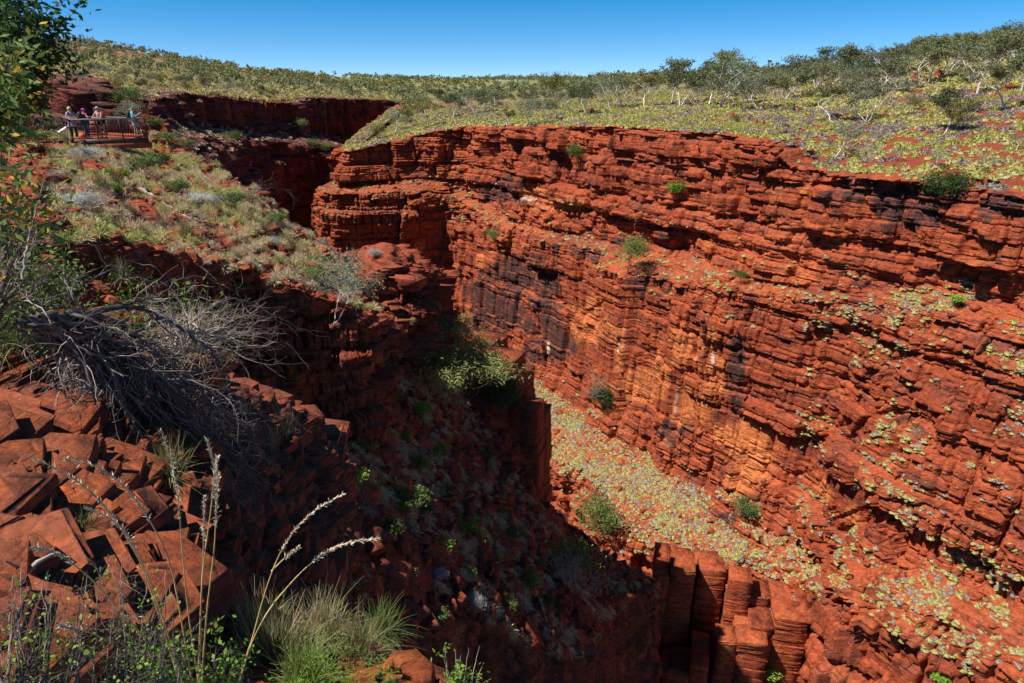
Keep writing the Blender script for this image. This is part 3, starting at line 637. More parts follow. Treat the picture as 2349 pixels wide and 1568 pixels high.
p, rnd = sheet_points(QF, 260, 91, -50, 330, 1090, 1420); d_ = np.linalg.norm(p, axis=1); sz = d_*(.03+.08*rnd.rand(len(p))**1.6); M['lichen'] = rock_mat('lichen_spotted_rock', 6, red=(.50, .10, .025), org=(.80, .34, .03), darkamt=.75)
prism_blocks('ledge_blocks', p+(p/d_[:, None])*(sz*.1)[:, None]*[1, 1, .2]+[0, 0, .05], sz, sz*(.08+.10*rnd.rand(len(p))), 92, M['lichen'], dip=(.05, .11), rect=.5)
for o_ in (bpy.data.objects['ledge_blocks'], bpy.data.objects['ledge_blocks.001']):
    me = o_.data; v = np.empty(len(me.vertices)*3, dtype=np.float32); me.vertices.foreach_get('co', v); f = np.empty(len(me.loops), dtype=np.int32); me.loops.foreach_get('vertex_index', f)
    SURF.append((BVHTree.FromPolygons(v.reshape(-1, 3).tolist(), f.reshape(-1, 4).tolist()), 'fore', o_))
# angular blocks on the cliff below the lookout and on the spur
p, rnd = sheet_points(QL, 2300, 73, -200, 880, 440, 1180); d_ = np.linalg.norm(p, axis=1); sz = .3+1.1*rnd.rand(len(p))**1.9
away = p/d_[:, None]; prism_blocks('cliff_blocks', p+away*(sz*.40)[:, None]*[1, 1, .2], sz, sz*(.25+.4*rnd.rand(len(p))), 74, M['near'], dip=(0, .02), rect=.95)
p, rnd = sheet_points(QL, 150, 83, 40, 262, 182, 296, False); d_ = np.linalg.norm(p, axis=1); sz = 1.2+2.4*rnd.rand(len(p))
away = p/d_[:, None]; prism_blocks('outcrop_blocks', p+away*(sz*.2)[:, None]*[1, 1, .0]+[0, 0, .5], sz, sz*(.35+.35*rnd.rand(len(p))), 84, M['back'], dip=(-.2, .05), rect=.9)
p, rnd = sheet_points(QS, 260, 75, 780, 1000, 540, 760, False); d_ = np.linalg.norm(p, axis=1); sz = .6+1.3*rnd.rand(len(p))**1.6
away = p/d_[:, None]; prism_blocks('spur_blocks', p+away*(sz*.3)[:, None]*[1, 1, .2], sz, sz*(.22+.3*rnd.rand(len(p))), 76, M['near'], dip=(-.15, .02), rect=.9)
i = np.random.RandomState(5).choice(len(TP), 420); p = TP[i]; rnd = np.random.RandomState(6); sz = .4+1.7*rnd.rand(len(p))**2.2
prism_blocks('talus_blocks', p+[0, 0, .1], sz, sz*(.2+.3*rnd.rand(len(p))), 78, M['near'], dip=(-.5, -.1), rect=.8)
# ---------------------------------------------------------------- plant materials and builders
def leaf_mat(name, a, b, rough=.6, scale=1.2, trans=.25):
    m, nt, bs = new_mat(name, rough); L = nt.links
    oi = N(nt, 'ShaderNodeObjectInfo'); tc = N(nt, 'ShaderNodeTexCoord')
    q = N(nt, 'ShaderNodeTexNoise', Scale=scale, Detail=3); L.new(tc.outputs['Object'], q.inputs['Vector'])
    f = mth(nt, 'ADD', mth(nt, 'MULTIPLY', q.outputs[0], 1.4), mth(nt, 'MULTIPLY', mth(nt, 'SUBTRACT', oi.outputs['Random'], .5), .5))
    c = ramp(nt, f, [(.40, a), (.95, b)]); L.new(c, bs.inputs['Base Color'])
    if trans:
        tr = N(nt, 'ShaderNodeBsdfTranslucent'); L.new(c, tr.inputs['Color']); ms = N(nt, 'ShaderNodeMixShader'); ms.inputs[0].default_value = trans
        L.new(bs.outputs[0], ms.inputs[1]); L.new(tr.outputs[0], ms.inputs[2]); o = [n for n in nt.nodes if n.type == 'OUTPUT_MATERIAL'][0]; L.new(ms.outputs[0], o.inputs[0])
    return m
def flat_mat(name, c, rough=.7, var=.25, scale=6, metal=0):
    m, nt, b = new_mat(name, rough); tc = N(nt, 'ShaderNodeTexCoord'); q = N(nt, 'ShaderNodeTexNoise', Scale=scale, Detail=4); nt.links.new(tc.outputs['Object'], q.inputs['Vector'])
    nt.links.new(ramp(nt, q.outputs[0], [(.3, tuple(v*(1-var) for v in c)), (.7, tuple(min(1, v*(1+var)) for v in c))]), b.inputs['Base Color']); b.inputs['Metallic'].default_value = metal
    return m
def tuft_mat(name, stops):
    m, nt, b = new_mat(name, .8); L = nt.links
    at = N(nt, 'ShaderNodeAttribute', attribute_name='hue'); f = at.outputs['Fac']
    c = ramp(nt, f, stops); L.new(c, b.inputs['Base Color'])
    tr = N(nt, 'ShaderNodeBsdfTranslucent'); L.new(c, tr.inputs['Color']); ms = N(nt, 'ShaderNodeMixShader'); ms.inputs[0].default_value = .3
    L.new(b.outputs[0], ms.inputs[1]); L.new(tr.outputs[0], ms.inputs[2]); o = [n for n in nt.nodes if n.type == 'OUTPUT_MATERIAL'][0]; L.new(ms.outputs[0], o.inputs[0])
    return m
M['gum'] = leaf_mat('gum_leaves', (.085, .105, .040), (.22, .24, .105))
M['gumgrey'] = leaf_mat('grey_gum_leaves', (.13, .155, .09), (.30, .33, .20))
M['willow'] = leaf_mat('willowy_leaves', (.17, .21, .06), (.38, .42, .15), trans=.35)
M['olive'] = leaf_mat('olive_leaves', (.11, .12, .035), (.26, .25, .075))
M['dgreen'] = leaf_mat('dark_green_leaves', (.025, .06, .015), (.08, .15, .035))
M['mgreen'] = leaf_mat('mid_green_leaves', (.07, .13, .03), (.20, .28, .07))
M['bgreen'] = leaf_mat('bright_green_leaves', (.12, .24, .025), (.30, .46, .06))
M['silver'] = leaf_mat('silver_leaves', (.38, .40, .36), (.72, .73, .68))
M['yellow'] = leaf_mat('yellow_orange_leaves', (.55, .30, .02), (.85, .50, .05))
M['purple'] = leaf_mat('purple_petals', (.22, .12, .45), (.50, .35, .75))
M['white'] = flat_mat('white_gum_bark', (.62, .56, .50), .8, .25, 3)
M['bark'] = flat_mat('grey_brown_bark', (.17, .12, .095), .9, .5, 8)
M['burnt'] = flat_mat('dark_dead_wood', (.115, .095, .09), .45, .7, 5)
M['dead'] = flat_mat('bleached_and_glint_wood', (.42, .34, .29), .8, .4, 5)
M['tuft'] = tuft_mat('spinifex_grass', [(0, (.30, .235, .21)), (.28, (.40, .33, .28)), (.36, (.58, .47, .24)), (.55, (.50, .46, .155)), (.8, (.38, .39, .09)), (1, (.28, .36, .06))])
M['straw'] = tuft_mat('straw_grass', [(0, (.34, .26, .22)), (.5, (.68, .55, .36)), (.75, (.62, .56, .24)), (1, (.38, .46, .12))])
M['mound'] = rock_mat('termite_mound_earth', 3, red=(.30, .050, .018), deep=(.2, .035, .015), darkamt=0, org=(.34, .06, .02))

def tubes(segs, sides=5):
    """segs: list of polylines [(p, r), ...] -> verts, faces (quads)"""
    V, F = [], []
    for pl in segs:
        p = np.array([q[0] for q in pl], float); r = np.array([q[1] for q in pl], float); n = len(p)
        t = np.gradient(p, axis=0); t /= np.linalg.norm(t, axis=1, keepdims=True)+1e-9
        a = np.cross(t, [0.21, .37, .9]); a /= np.linalg.norm(a, axis=1, keepdims=True)+1e-9; b = np.cross(t, a)
        th = np.arange(sides)*2*np.pi/sides; base = sum(len(v) for v in V)
        ring = p[:, None]+r[:, None, None]*(np.cos(th)[None, :, None]*a[:, None]+np.sin(th)[None, :, None]*b[:, None]); V.append(ring.reshape(-1, 3))
        i = (np.arange(n-1)[:, None]*sides); k = np.arange(sides)[None, :]; k2 = (k+1) % sides
        F.append((np.stack([i+k, i+k2, i+sides+k2, i+sides+k], -1)+base).reshape(-1, 4))
    return np.concatenate(V), np.concatenate(F)
def leaves(cent, rs, size, rnd, aspect=.45, droop=0., up=.0):
    """leaf quads (rhombi) at given centres"""
    n = len(cent); d = rnd.normal(size=(n, 3)); d[:, 2] = d[:, 2]*.7-droop+up; d /= np.linalg.norm(d, axis=1, keepdims=True)
    e = np.cross(d, rnd.normal(size=(n, 3))); e /= np.linalg.norm(e, axis=1, keepdims=True)
    s = (size*(.6+.8*rnd.rand(n)))[:, None]
    V = np.stack([cent, cent+d*s*.5+e*s*aspect*.5, cent+d*s, cent+d*s*.5-e*s*aspect*.5], 1).reshape(-1, 3)
    return V, np.arange(n*4).reshape(-1, 4)
def grow(rnd, h, spread, forks, depth=3, lean=.15, trunk_r=.12, bare=.35, curl=.35, up=.5):
    """branch skeleton; returns polylines and tip points"""
    segs, tips = [], []
    def br(p, d, ln, r, lev):
        k = 5; pl = [(p.copy(), r)]; q = p.copy()
        for i in range(k):
            d = d+rnd.normal(size=3)*curl/k*1.6; d[2] += up/k*(.6 if lev else .3); d /= np.linalg.norm(d); q = q+d*ln/k; pl.append((q.copy(), r*(1-.5*(i+1)/k)))
        segs.append(pl)
        if lev >= depth: tips.append(q); tips.append(pl[3][0]); return
        nf = forks if lev else forks
        for j in range(nf):
            a = rnd.rand()*6.283; s = spread*(.6+.7*rnd.rand()); nd = d*math.cos(s)+np.array([math.cos(a), math.sin(a), rnd.rand()*.2])*math.sin(s)
            st = pl[-1][0] if (j < 2 or lev == 0 and rnd.rand() < .5) else pl[rnd.randint(2, 5)][0]
            br(st, nd/np.linalg.norm(nd), ln*(.62+.3*rnd.rand()), r*.52, lev+1)
    tot = 1+.75+.55+.42
    a = rnd.rand()*6.283
    br(np.zeros(3), np.array([math.cos(a)*lean, math.sin(a)*lean, 1.]), h*bare, trunk_r, 0)
    return segs, np.array(tips)
def tree_mesh(seed, h=5, spread=.75, forks=3, depth=3, lean=.3, tr=.11, bare=.36, nleaf=2300, ls=.23, blob=.55, flatz=.6, curl=.5, up=.5, droop=.2, stems=1, aspect=.4):
    rnd = np.random.RandomState(seed); segs, tips = [], []
    for s_ in range(stems):
        a, b = grow(rnd, h, spread, forks, depth, lean*(1 if stems == 1 else 2.2), tr/stems**.5, bare, curl, up); segs += a; tips.append(b)
    tips = np.concatenate(tips); zmax = tips[:, 2].max(); sc = h*.93/zmax
    tips *= sc; segs = [[(p*sc, r) for p, r in pl] for pl in segs]
    tv, tf = tubes(segs, 5)
    c = tips[rnd.randint(0, len(tips), nleaf)]; dd = rnd.normal(size=(nleaf, 3)); dd /= np.linalg.norm(dd, axis=1, keepdims=True); dd *= (rnd.rand(nleaf)**.45)[:, None]*blob*np.array([1, 1, flatz])
    lv, lf = leaves(c+dd, None, ls, rnd, aspect, droop)
    return (tv, tf), (lv, lf)
def make_tree(name, seed, label, cat='tree', group=None, bark='white', leaf='gum', names=('trunk', 'crown'), **k):
    (tv, tf), (lv, lf) = tree_mesh(seed, **k)
    e = bpy.data.objects.new(name, None); e.empty_display_size = .3; C.objects.link(e); tag(e, label, cat, group)
    mesh_np(names[0], tv, tf, M[bark], smooth=True, parent=e); mesh_np(names[1], lv, lf, M[leaf], parent=e)
    e['_used'] = 0
    return e
def copy_thing(src, loc, rz=0, sc=1., label=None, tilt=(0, 0), group=None):
    if not src.get('_used', 1): o = src; src['_used'] = 1
    else:
        o = src.copy(); C.objects.link(o)
        for ch in src.children:
            c = ch.copy(); C.objects.link(c); c.parent = o
    o.location = loc; o.rotation_euler = (tilt[0], tilt[1], rz); o.scale = (sc,)*3 if not isinstance(sc, tuple) else sc
    if label: o['label'] = label
    if group: o['group'] = group
    return o
PROTOS = []
def finish_protos():
    for o in list(C.objects):
        if o.get('_used', 1) == 0:
            for ch in list(o.children): bpy.data.objects.remove(ch)
            bpy.data.objects.remove(o)
        elif '_used' in o: del o['_used']
# ---- grass
def tufts(cent, rad, hue, nb, rnd, hgt=.75, wid=.09, nrm=None, arch=0.0, wjit=.5):
    """domes of radiating blades merged into one mesh. cent (n,3)"""
    n = len(cent); a = rnd.rand(n, nb)*6.283; el = np.arccos(1-rnd.rand(n, nb)*.98); ln = (rad[:, None]*(.75+.35*rnd.rand(n, nb)))
    d = np.stack([np.sin(el)*np.cos(a), np.sin(el)*np.sin(a), np.cos(el)*hgt], -1)
    b0 = cent[:, None]+d*ln[..., None]*.35*rnd.rand(n, nb, 1); tip = cent[:, None]+d*ln[..., None]
    tip[..., 2] -= arch*ln*np.sin(el)
    side = np.cross(d, rnd.normal(size=(n, nb, 3))); side /= np.linalg.norm(side, axis=-1, keepdims=True)+1e-9
    w_ = (rad[:, None]*wid*(1-wjit+2*wjit*rnd.rand(n, nb)))[..., None]
    mid = b0*.35+tip*.65; mid[..., 2] += arch*.35*ln
    V = np.stack([b0, mid+side*w_, tip, mid-side*w_], 2).reshape(-1, 3)
    F = np.arange(len(V)).reshape(-1, 4)
    h = np.repeat(np.clip(hue[:, None]+rnd.normal(size=(n, nb))*.10, 0, 1), 4, axis=1).reshape(-1)
    return V, F, h
def domes(cent, rad, hue, rnd, hgt=.62, nu=9, nv=4):
    n = len(cent); el = np.linspace(.0, 1.62, nv+1)[1:]; az = np.arange(nu)*2*np.pi/nu
    d = np.stack([np.sin(el)[:, None]*np.cos(az+0*el[:, None]), np.sin(el)[:, None]*np.sin(az+0*el[:, None]), np.cos(el)[:, None]*hgt+0*az], -1).reshape(-1, 3)
    d = np.concatenate([[[0, 0, hgt]], d]); sq = 1+.25*rnd.normal(size=(n, 1, 1))*np.array([1, -1, 0]); j = 1+.13*rnd.normal(size=(n, len(d), 1))
    V = cent[:, None]+d[None]*rad[:, None, None]*sq*j*.88
    tf = [[0, 1+k, 1+(k+1) % nu, 1+(k+1) % nu] for k in range(nu)]
    q = [[1+r*nu+k, 1+(r+1)*nu+k, 1+(r+1)*nu+(k+1) % nu, 1+r*nu+(k+1) % nu] for r in range(nv-1) for k in range(nu)]
    top = np.array([[0, 1+k, 1+(k+1) % nu, 1+(k+2) % nu] for k in range(0, nu-1, 2)])
    f = np.concatenate([top, np.array(q)]); F = (f[None]+(np.arange(n)*len(d))[:, None, None]).reshape(-1, 4)
    return V.reshape(-1, 3), F, np.clip(np.repeat(hue, len(d))+rnd.normal(size=n*len(d))*.08, 0, 1)
def tuft_obj(name, cent, rad, hue, nb, mat, seed, dome=True, **k):
    rnd = np.random.RandomState(seed); cent = np.asarray(cent, float); rad = np.asarray(rad, float); hue = np.asarray(hue, float)
    if dome:
        V1, F1, h1 = domes(cent, rad*.84, hue-.04, rnd, k.get('hgt', .8)*.82); k['wid'] = k.get('wid', .1)*.55; V2, F2, h2 = tufts(cent, rad*1.12, hue, nb, rnd, **k)
        o = mesh_np(name, np.concatenate([V1, V2]), np.concatenate([F1, F2+len(V1)]), mat, smooth=True); vattr(o, 'hue', np.concatenate([h1, h2])); return o
    rnd = np.random.RandomState(seed); V, F, h = tufts(np.asarray(cent, float), np.asarray(rad, float), np.asarray(hue, float), nb, rnd, **k)
    o = mesh_np(name, V, F, mat); vattr(o, 'hue', h); return o
def scatter_plan(n, azr, rr, seed, keys, fn=None):
    """random plan points, dropped onto the surfaces"""
    rnd = np.random.RandomState(seed); out = []
    az = np.radians(azr[0]+(azr[1]-azr[0])*rnd.rand(n)); r = np.sqrt(rr[0]**2+(rr[1]**2-rr[0]**2)*rnd.rand(n))
    return np.stack([np.sin(az)*r, np.cos(az)*r], 1), rnd
def in_view(p, m=60):
    x, y = toD(p[..., 0], p[..., 1], p[..., 2]); return (x > -m) & (x < 2349+m) & (y > -m-60) & (y < 1568+m+60)
# plateau spinifex
xy, rnd = scatter_plan(44000, (-13.5, 42), (76, 250), 5, None)
ok = ~inside(xy[:, 0], xy[:, 1], [tuple(p) for p in offset_poly(GP, .3*(1 if area > 0 else -1))])
xy = xy[ok]; z = ground_z(xy[:, 0], xy[:, 1])
iv = in_view(np.column_stack([xy, z])); xy, z = xy[iv], z[iv]
for i in range(len(xy)):
    q = drop(xy[i, 0], xy[i, 1], ('gorge', 'ground'))
    if q: z[i] = q[0].z
p = np.column_stack([xy, z]); r = np.hypot(xy[:, 0], xy[:, 1])
dens = .95+.7*fbm(xy[:, 0]/9, xy[:, 1]/9, z*0, 3, 91); keepm = (rnd.rand(len(p)) < dens) & in_view(p); p = p[keepm]; r = r[keepm]
dead = fbm(p[:, 0]/4, p[:, 1]/4, p[:, 0]*0, 2, 92)+rnd.normal(size=len(p))*.3
hue = np.where(dead < -.26, .05+.22*rnd.rand(len(p)), .42+.38*rnd.rand(len(p))); rad = .36+.46*rnd.rand(len(p))**1.5
near_ = r < 130
o_ = np.argsort(r); ind = set(o_[:140].tolist()) if False else set()
st = tuft_obj('spinifex', p[near_]-[0, 0, .05], rad[near_], hue[near_], 60, M['tuft'], 1, hgt=.8, wid=.16)
tag(st, 'pale green and grey spinifex hummocks dotted over the red plateau soil', 'grass', kind='stuff')
st = tuft_obj('spinifex', p[~near_]-[0, 0, .05], rad[~near_]*1.15, hue[~near_], 26, M['tuft'], 2, hgt=.8, wid=.26)
tag(st, 'distant spinifex hummocks thinning out under the gum trees on the hillside', 'grass', kind='stuff')
# dry grass on the far plateau, left of the gorge
xy, rnd = scatter_plan(9000, (-37, -8), (90, 420), 6, None)
ok = ~inside(xy[:, 0], xy[:, 1], [tuple(p) for p in GPo]); xy = xy[ok]; z = ground_z(xy[:, 0], xy[:, 1]); p = np.column_stack([xy, z]); r = np.hypot(xy[:, 0], xy[:, 1])
st = tuft_obj('dry_grass', p, r*.004+.25, .30+.35*rnd.rand(len(p)), 12, M['tuft'], 3, hgt=.7, wid=.4, dome=False); tag(st, 'dry yellowish grass over the far plateau left of the gorge', 'grass', kind='stuff')
# hummocks on the ledges and talus of the gorge wall: picked from flat-enough places of the wall sheet
def flat_spots(Q, n, seed, slope=.6, cond=None, wt=None):
    rnd = np.random.RandomState(seed); k = 6
    Pm = np.zeros_like(Q); Pm = Q
    d0 = np.roll(Q, -k, 0)-np.roll(Q, k, 0); d1 = np.roll(Q, -k, 1)-np.roll(Q, k, 1); nn = np.cross(d0, d1); nn /= np.linalg.norm(nn, axis=-1, keepdims=True)+1e-9
    a = np.linalg.norm(np.cross(d0, d1), axis=-1); m = np.abs(nn[..., 2]) > slope; m[:k] = m[-k:] = False; m[:, :k] = m[:, -k:] = False
    if cond is not None: m &= cond(Q[..., 0], Q[..., 1], Q[..., 2])
    m &= in_view(Q); w_ = (a*m).ravel()
    if wt is not None: w_ = w_*wt(Q[..., 0], Q[..., 1], Q[..., 2]).ravel()
    i = rnd.choice(len(w_), size=n, p=w_/w_.sum(), replace=True); return Q.reshape(-1, 3)[i], rnd
def clump(X, Y, Z): return np.clip(.30+2.4*fbm(X/5, Y/5, Z/5, 3, 44), 0.02, 2)
def not_wallfoot(x, y):
    pass
p, rnd = flat_spots(QW, 17000, 7, .60, lambda X, Y, Z: (Z < -48) & (toD(X, Y, Z)[0] < 1890) & (toD(X, Y, Z)[0] > 1180), lambda X, Y, Z: clump(X, Y, Z)+.4)
hue = np.where(rnd.rand(len(p)) < .3, .1+.2*rnd.rand(len(p)), .36+.5*rnd.rand(len(p))**1.4)
st = tuft_obj('spinifex', p-[0, 0, .05], .12+.30*rnd.rand(len(p))**2.4, hue, 22, M['tuft'], 8, hgt=.85, wid=.18); tag(st, 'yellow green spinifex tufts covering the sunlit talus bench below the cliff', 'grass', kind='stuff')
p, rnd = flat_spots(QW, 3600, 9, .45, lambda X, Y, Z: (Z > -46) & (Z < -17.5) & (toD(X, Y, Z)[0] > 1830), lambda X, Y, Z: clump(X, Y, Z)*1.5)
hue = np.where(rnd.rand(len(p)) < .3, .15+.15*rnd.rand(len(p)), .40+.3*rnd.rand(len(p)))
st = tuft_obj('spinifex', p-[0, 0, .05], .12+.30*rnd.rand(len(p))**1.8, hue, 44, M['tuft'], 10, hgt=.75, wid=.15); tag(st, 'pale spinifex clumps on the stepped ledges at the right of the gorge wall', 'grass', kind='stuff')
p, rnd = flat_spots(QW, 2200, 11, .55, lambda X, Y, Z: (Z > -27) & (Z < -17) & (toD(X, Y, Z)[0] < 1830))
hue = .28+.35*rnd.rand(len(p)); st = tuft_obj('spinifex', p-[0, 0, .05], .15+.35*rnd.rand(len(p))**2, hue, 40, M['tuft'], 12, hgt=.8, wid=.16); tag(st, 'small pale spinifex tufts along the narrow mid-height ledge of the cliff', 'grass', kind='stuff')
# far wall ledges (in shade)
p, rnd = flat_spots(QB, 1500, 13, .6, lambda X, Y, Z: (Z > -26))
st = tuft_obj('dry_grass', p, .3+.5*rnd.rand(len(p)), .1+.3*rnd.rand(len(p)), 26, M['straw'], 14, hgt=.7, wid=.2, dome=False); tag(st, 'grey dry grass on the shaded ledges of the far gorge wall', 'grass', kind='stuff')

# ---------------------------------------------------------------- loose stones
def stones(name, cent, size, seed, mat, flat=.35, label=None):
    rnd = np.random.RandomState(seed); n = len(cent)
    base = np.array([[-1, -1, -1], [1, -1, -1], [1, 1, -1], [-1, 1, -1], [-1, -1, 1], [1, -1, 1], [1, 1, 1], [-1, 1, 1]], float)
    V = base[None]+rnd.normal(size=(n, 8, 3))*.28; V *= np.stack([np.ones(n), .5+.5*rnd.rand(n), flat*(.5+rnd.rand(n))], 1)[:, None]*np.asarray(size)[:, None, None]*.5
    a = rnd.rand(n)*6.283; ca, sa = np.cos(a)[:, None], np.sin(a)[:, None]; x, y = V[..., 0]*ca-V[..., 1]*sa, V[..., 0]*sa+V[..., 1]*ca; t = rnd.normal(size=(n, 1))*.35; z = V[..., 2]
    x, z = x*np.cos(t)-z*np.sin(t), x*np.sin(t)+z*np.cos(t); t = rnd.normal(size=(n, 1))*.35; y, z = y*np.cos(t)-z*np.sin(t), y*np.sin(t)+z*np.cos(t)
    V = np.stack([x, y, z], -1)+np.asarray(cent)[:, None]
    q = np.array([[0, 3, 2, 1], [4, 5, 6, 7], [0, 1, 5, 4], [1, 2, 6, 5], [2, 3, 7, 6], [3, 0, 4, 7]]); F = (q[None]+(np.arange(n)*8)[:, None, None]).reshape(-1, 4)
    o = mesh_np(name, V.reshape(-1, 3), F, mat); tag(o, label, 'stones', kind='stuff'); return o
p, rnd = flat_spots(QL, 2600, 21, .6)
stones('rubble', p, .08+.45*rnd.rand(len(p))**3, 22, M['near'], label='loose angular red stones scattered over the slope below the lookout')
TQ = TP; rnd = np.random.RandomState(23); i = rnd.randint(0, len(TQ), 7000); p = TQ[i]; 
stones('rubble', p, .10+1.0*rnd.rand(len(p))**4, 24, M['near'], label='dark angular stones covering the shaded talus slope')
p, rnd = flat_spots(QF, 600, 25, .8); d_ = np.linalg.norm(p, axis=1)
stones('rubble', p, (.006+.018*rnd.rand(len(p))**2)*d_, 26, M['fore'], .22, label='small flat broken stones on the foreground rock ledge')
p, rnd = flat_spots(QW, 3800, 27, .62, lambda X, Y, Z: Z < -17)
stones('rubble', p, .15+.9*rnd.rand(len(p))**3, 28, M['cliff'], label='fallen red stones on the benches of the sunlit gorge wall')
# talus grass in shade
i = rnd.randint(0, len(TP), 3600); p = TP[i]; cl = fbm(p[:, 0]/3, p[:, 1]/3, p[:, 0]*0, 2, 46) > -.1; p = p[cl]
st = tuft_obj('dry_grass', p, .22+.38*rnd.rand(len(p)), .3+.5*rnd.rand(len(p)), 150, M['straw'], 30, hgt=1.0, wid=.024, arch=.4, dome=False); tag(st, 'grey drooping dry grass on the shaded talus slope', 'grass', kind='stuff')

# slope under the lookout: dense mixed tussocks
p, rnd = flat_spots(QL, 2500, 51, .35, lambda X, Y, Z: (toD(X, Y, Z)[1] < 560+.28*(toD(X, Y, Z)[0]-300).clip(0, 999)) & (toD(X, Y, Z)[0] > 120) & (Y < 46))
cl = fbm(p[:, 0]/2.5, p[:, 1]/2.5, p[:, 0]*0, 2, 48); p = p[cl > -.28]; cl = cl[cl > -.28]
st = tuft_obj('slope_grass', p, .16+.30*rnd.rand(len(p)), np.clip(.5+cl*.8+rnd.normal(size=len(p))*.22, 0, 1), 130, M['straw'], 52, hgt=1.05, wid=.022, arch=.3, dome=False); tag(st, 'straw coloured dry grass over the sunny slope below the lookout', 'grass', kind='stuff')
ORDT = ['just below the near cliff corner', 'a step down from the cliff foot', 'at the middle of the upper talus', 'under the willowy trees', 'towards the sunlit edge', 'right of the talus centre', 'at the talus centre', 'deep in the shade on the left', 'low on the left side', 'low on the right side', 'near the dark lower edge', 'above the bottom ledge', 'beside the pale leafy tree', 'hard against the left cliff', 'closest to the overhanging block', 'silvery one in the low middle', 'on the bottom ledge', 'lowest and farthest right']
# ---------------------------------------------------------------- trees on the plateau
GV = []
kinds = [dict(h=5, spread=.8, lean=.35, bare=.34, leaf='gum'), dict(h=5, spread=.7, lean=.2, bare=.30, leaf='gum', stems=2, tr=.14), dict(h=5, spread=.95, lean=.5, bare=.42, leaf='olive', flatz=.4),
         dict(h=5, spread=.75, lean=.3, bare=.30, leaf='gumgrey', stems=3, tr=.13), dict(h=5, spread=.6, lean=.15, bare=.38, leaf='gum', blob=.6), dict(h=5, spread=.9, lean=.6, bare=.40, leaf='gumgrey', nleaf=800, flatz=.45),
         dict(h=5, spread=.7, lean=.1, bare=.22, leaf='olive', bark='bark', stems=3, blob=.7), dict(h=5, spread=.85, lean=.45, bare=.36, leaf='gum', nleaf=1500, flatz=.5)]
KL = ['white gum with rounded olive crown', 'forked white gum with dense crown', 'spreading white gum with flat crown', 'several stemmed gum with grey crown', 'upright white gum with narrow crown', 'leaning gum with thin grey crown', 'bushy dark barked mulga', 'crooked white gum with wide crown']
for i, k in enumerate(kinds):
    GV.append(make_tree('gum_tree', 100+i, KL[i], 'tree', 'gum trees scattered over the plateau', **k))
def zone_of(q):
    xx, yy = toD(q[0], q[1], q[2]); return ('on the far left plateau' if xx < 620 else 'behind the far wall' if xx < 960 else 'near the central skyline' if xx < 1400 else 'in the upper centre wood' if xx < 1900 else 'in the upper right wood')
def zsurf(x, y, keys=('ground',)):
    h = hit(x, y, keys); return h
# individually placed ones: (D x, D y of the foot, height in D px, kind, label)
TR = [
 (1475, 248, 78, 2, None), (1905, 283, 90, 2, 'wide gum with a crooked dark trunk standing above the grassy slope'), (1988, 282, 95, 3, 'twin stemmed gum in the middle of the hillside, right of the crooked one'),
 (2238, 222, 110, 7, 'large gum with a long white leaning limb, right side of the hillside'), (2308, 255, 118, 0, 'dark trunked gum near the right edge of the picture'),
 (1912, 365, 78, 5, 'small pale gum growing alone just above the cliff notch'), (1858, 405, 32, 5, 'low twisted gum shrub at the notch of the cliff rim'), (2165, 310, 100, 0, 'gum with a rust stained trunk standing in the spinifex'), (2192, 305, 72, 6, 'small dark stemmed tree beside the rust stained gum'),
 (2092, 258, 40, 6, None), (2130, 395, 55, 5, 'thin sapling gum in front of the big green bush'), (1540, 240, 90, 4, 'tall gum standing clear of the others near the picture centre'), (1560, 248, 84, 1, None), (1650, 250, 110, 1, 'big dense gum group tree, tallest above the cliff rim'), (1625, 245, 95, 0, None),
 (1665, 222, 92, 4, None), (1740, 255, 85, 3, None), (1700, 252, 62, 1, None), (1770, 250, 70, 2, None), (1830, 246, 85, 0, None), (1800, 228, 90, 7, None), (1880, 226, 80, 1, None), (1930, 215, 95, 4, None),
 (1960, 232, 72, 3, None), (2020, 224, 85, 1, None), (2060, 205, 92, 7, None), (2105, 200, 100, 0, None), (2130, 188, 115, 4, 'tall thin gum breaking the skyline at the upper right'), (2160, 175, 75, 1, None), (2190, 170, 80, 2, None),
 (2225, 190, 110, 1, None), (2265, 180, 110, 7, None), (2290, 170, 100, 0, None), (2320, 160, 95, 1, None), (2345, 150, 90, 3, None), (2342, 212, 150, 4, 'tall gum with a bent white trunk cut by the right edge'),
 (1220, 290, 62, 3, None), (1263, 278, 50, 1, None), (1163, 295, 40, 2, None), (1310, 262, 60, 0, None), (1345, 262, 66, 1, None), (1400, 250, 72, 3, None), (1432, 250, 75, 7, None), (1275, 230, 58, 6, 'bright olive bushy tree beside a brown termite mound'),
 (985, 292, 58, 2, 'small spreading gum with pale limbs near the left end of the plateau'), (905, 305, 50, 5, 'pale bare limbed gum at the cliff edge above the nose of the wall'), (868, 322, 38, 6, None), (1040, 270, 50, 0, None), (1090, 262, 55, 3, None), (1130, 258, 52, 1, None), (960, 262, 42, 1, None), (935, 283, 36, 6, None), (1010, 250, 40, 4, None),
 (2065, 370, 34, 5, None), (2230, 300, 36, 5, None), (2010, 330, 30, 5, None), (2250, 395, 40, 5, None), (1790, 290, 26, 5, None), (1690, 285, 22, 6, None), (1560, 282, 26, 5, None), (1480, 280, 20, 5, None), (1845, 330, 30, 5, None), (2330, 345, 40, 5, None)]
rng = random.Random(5)
SPOT = []
def place_tree(x, y, hpx, kind, lab, keys=('ground', 'gorge'), grp='gum trees scattered over the plateau', P_=None):
    h = hit(x, y, keys)
    if not h: return None
    d = depth(h[0]); hm = min(hpx*KD*d/683*1.06, 7.4 if x > 2010 else 9.5)
    o = copy_thing(GV[kind], h[0]-Vector((0, 0, .1)), rng.random()*6.28, hm/5*1.08, label=lab or KL[kind]+' '+zone_of(h[0])); SPOT.append((h[0].x, h[0].y)); return o
for t in TR: place_tree(*t)
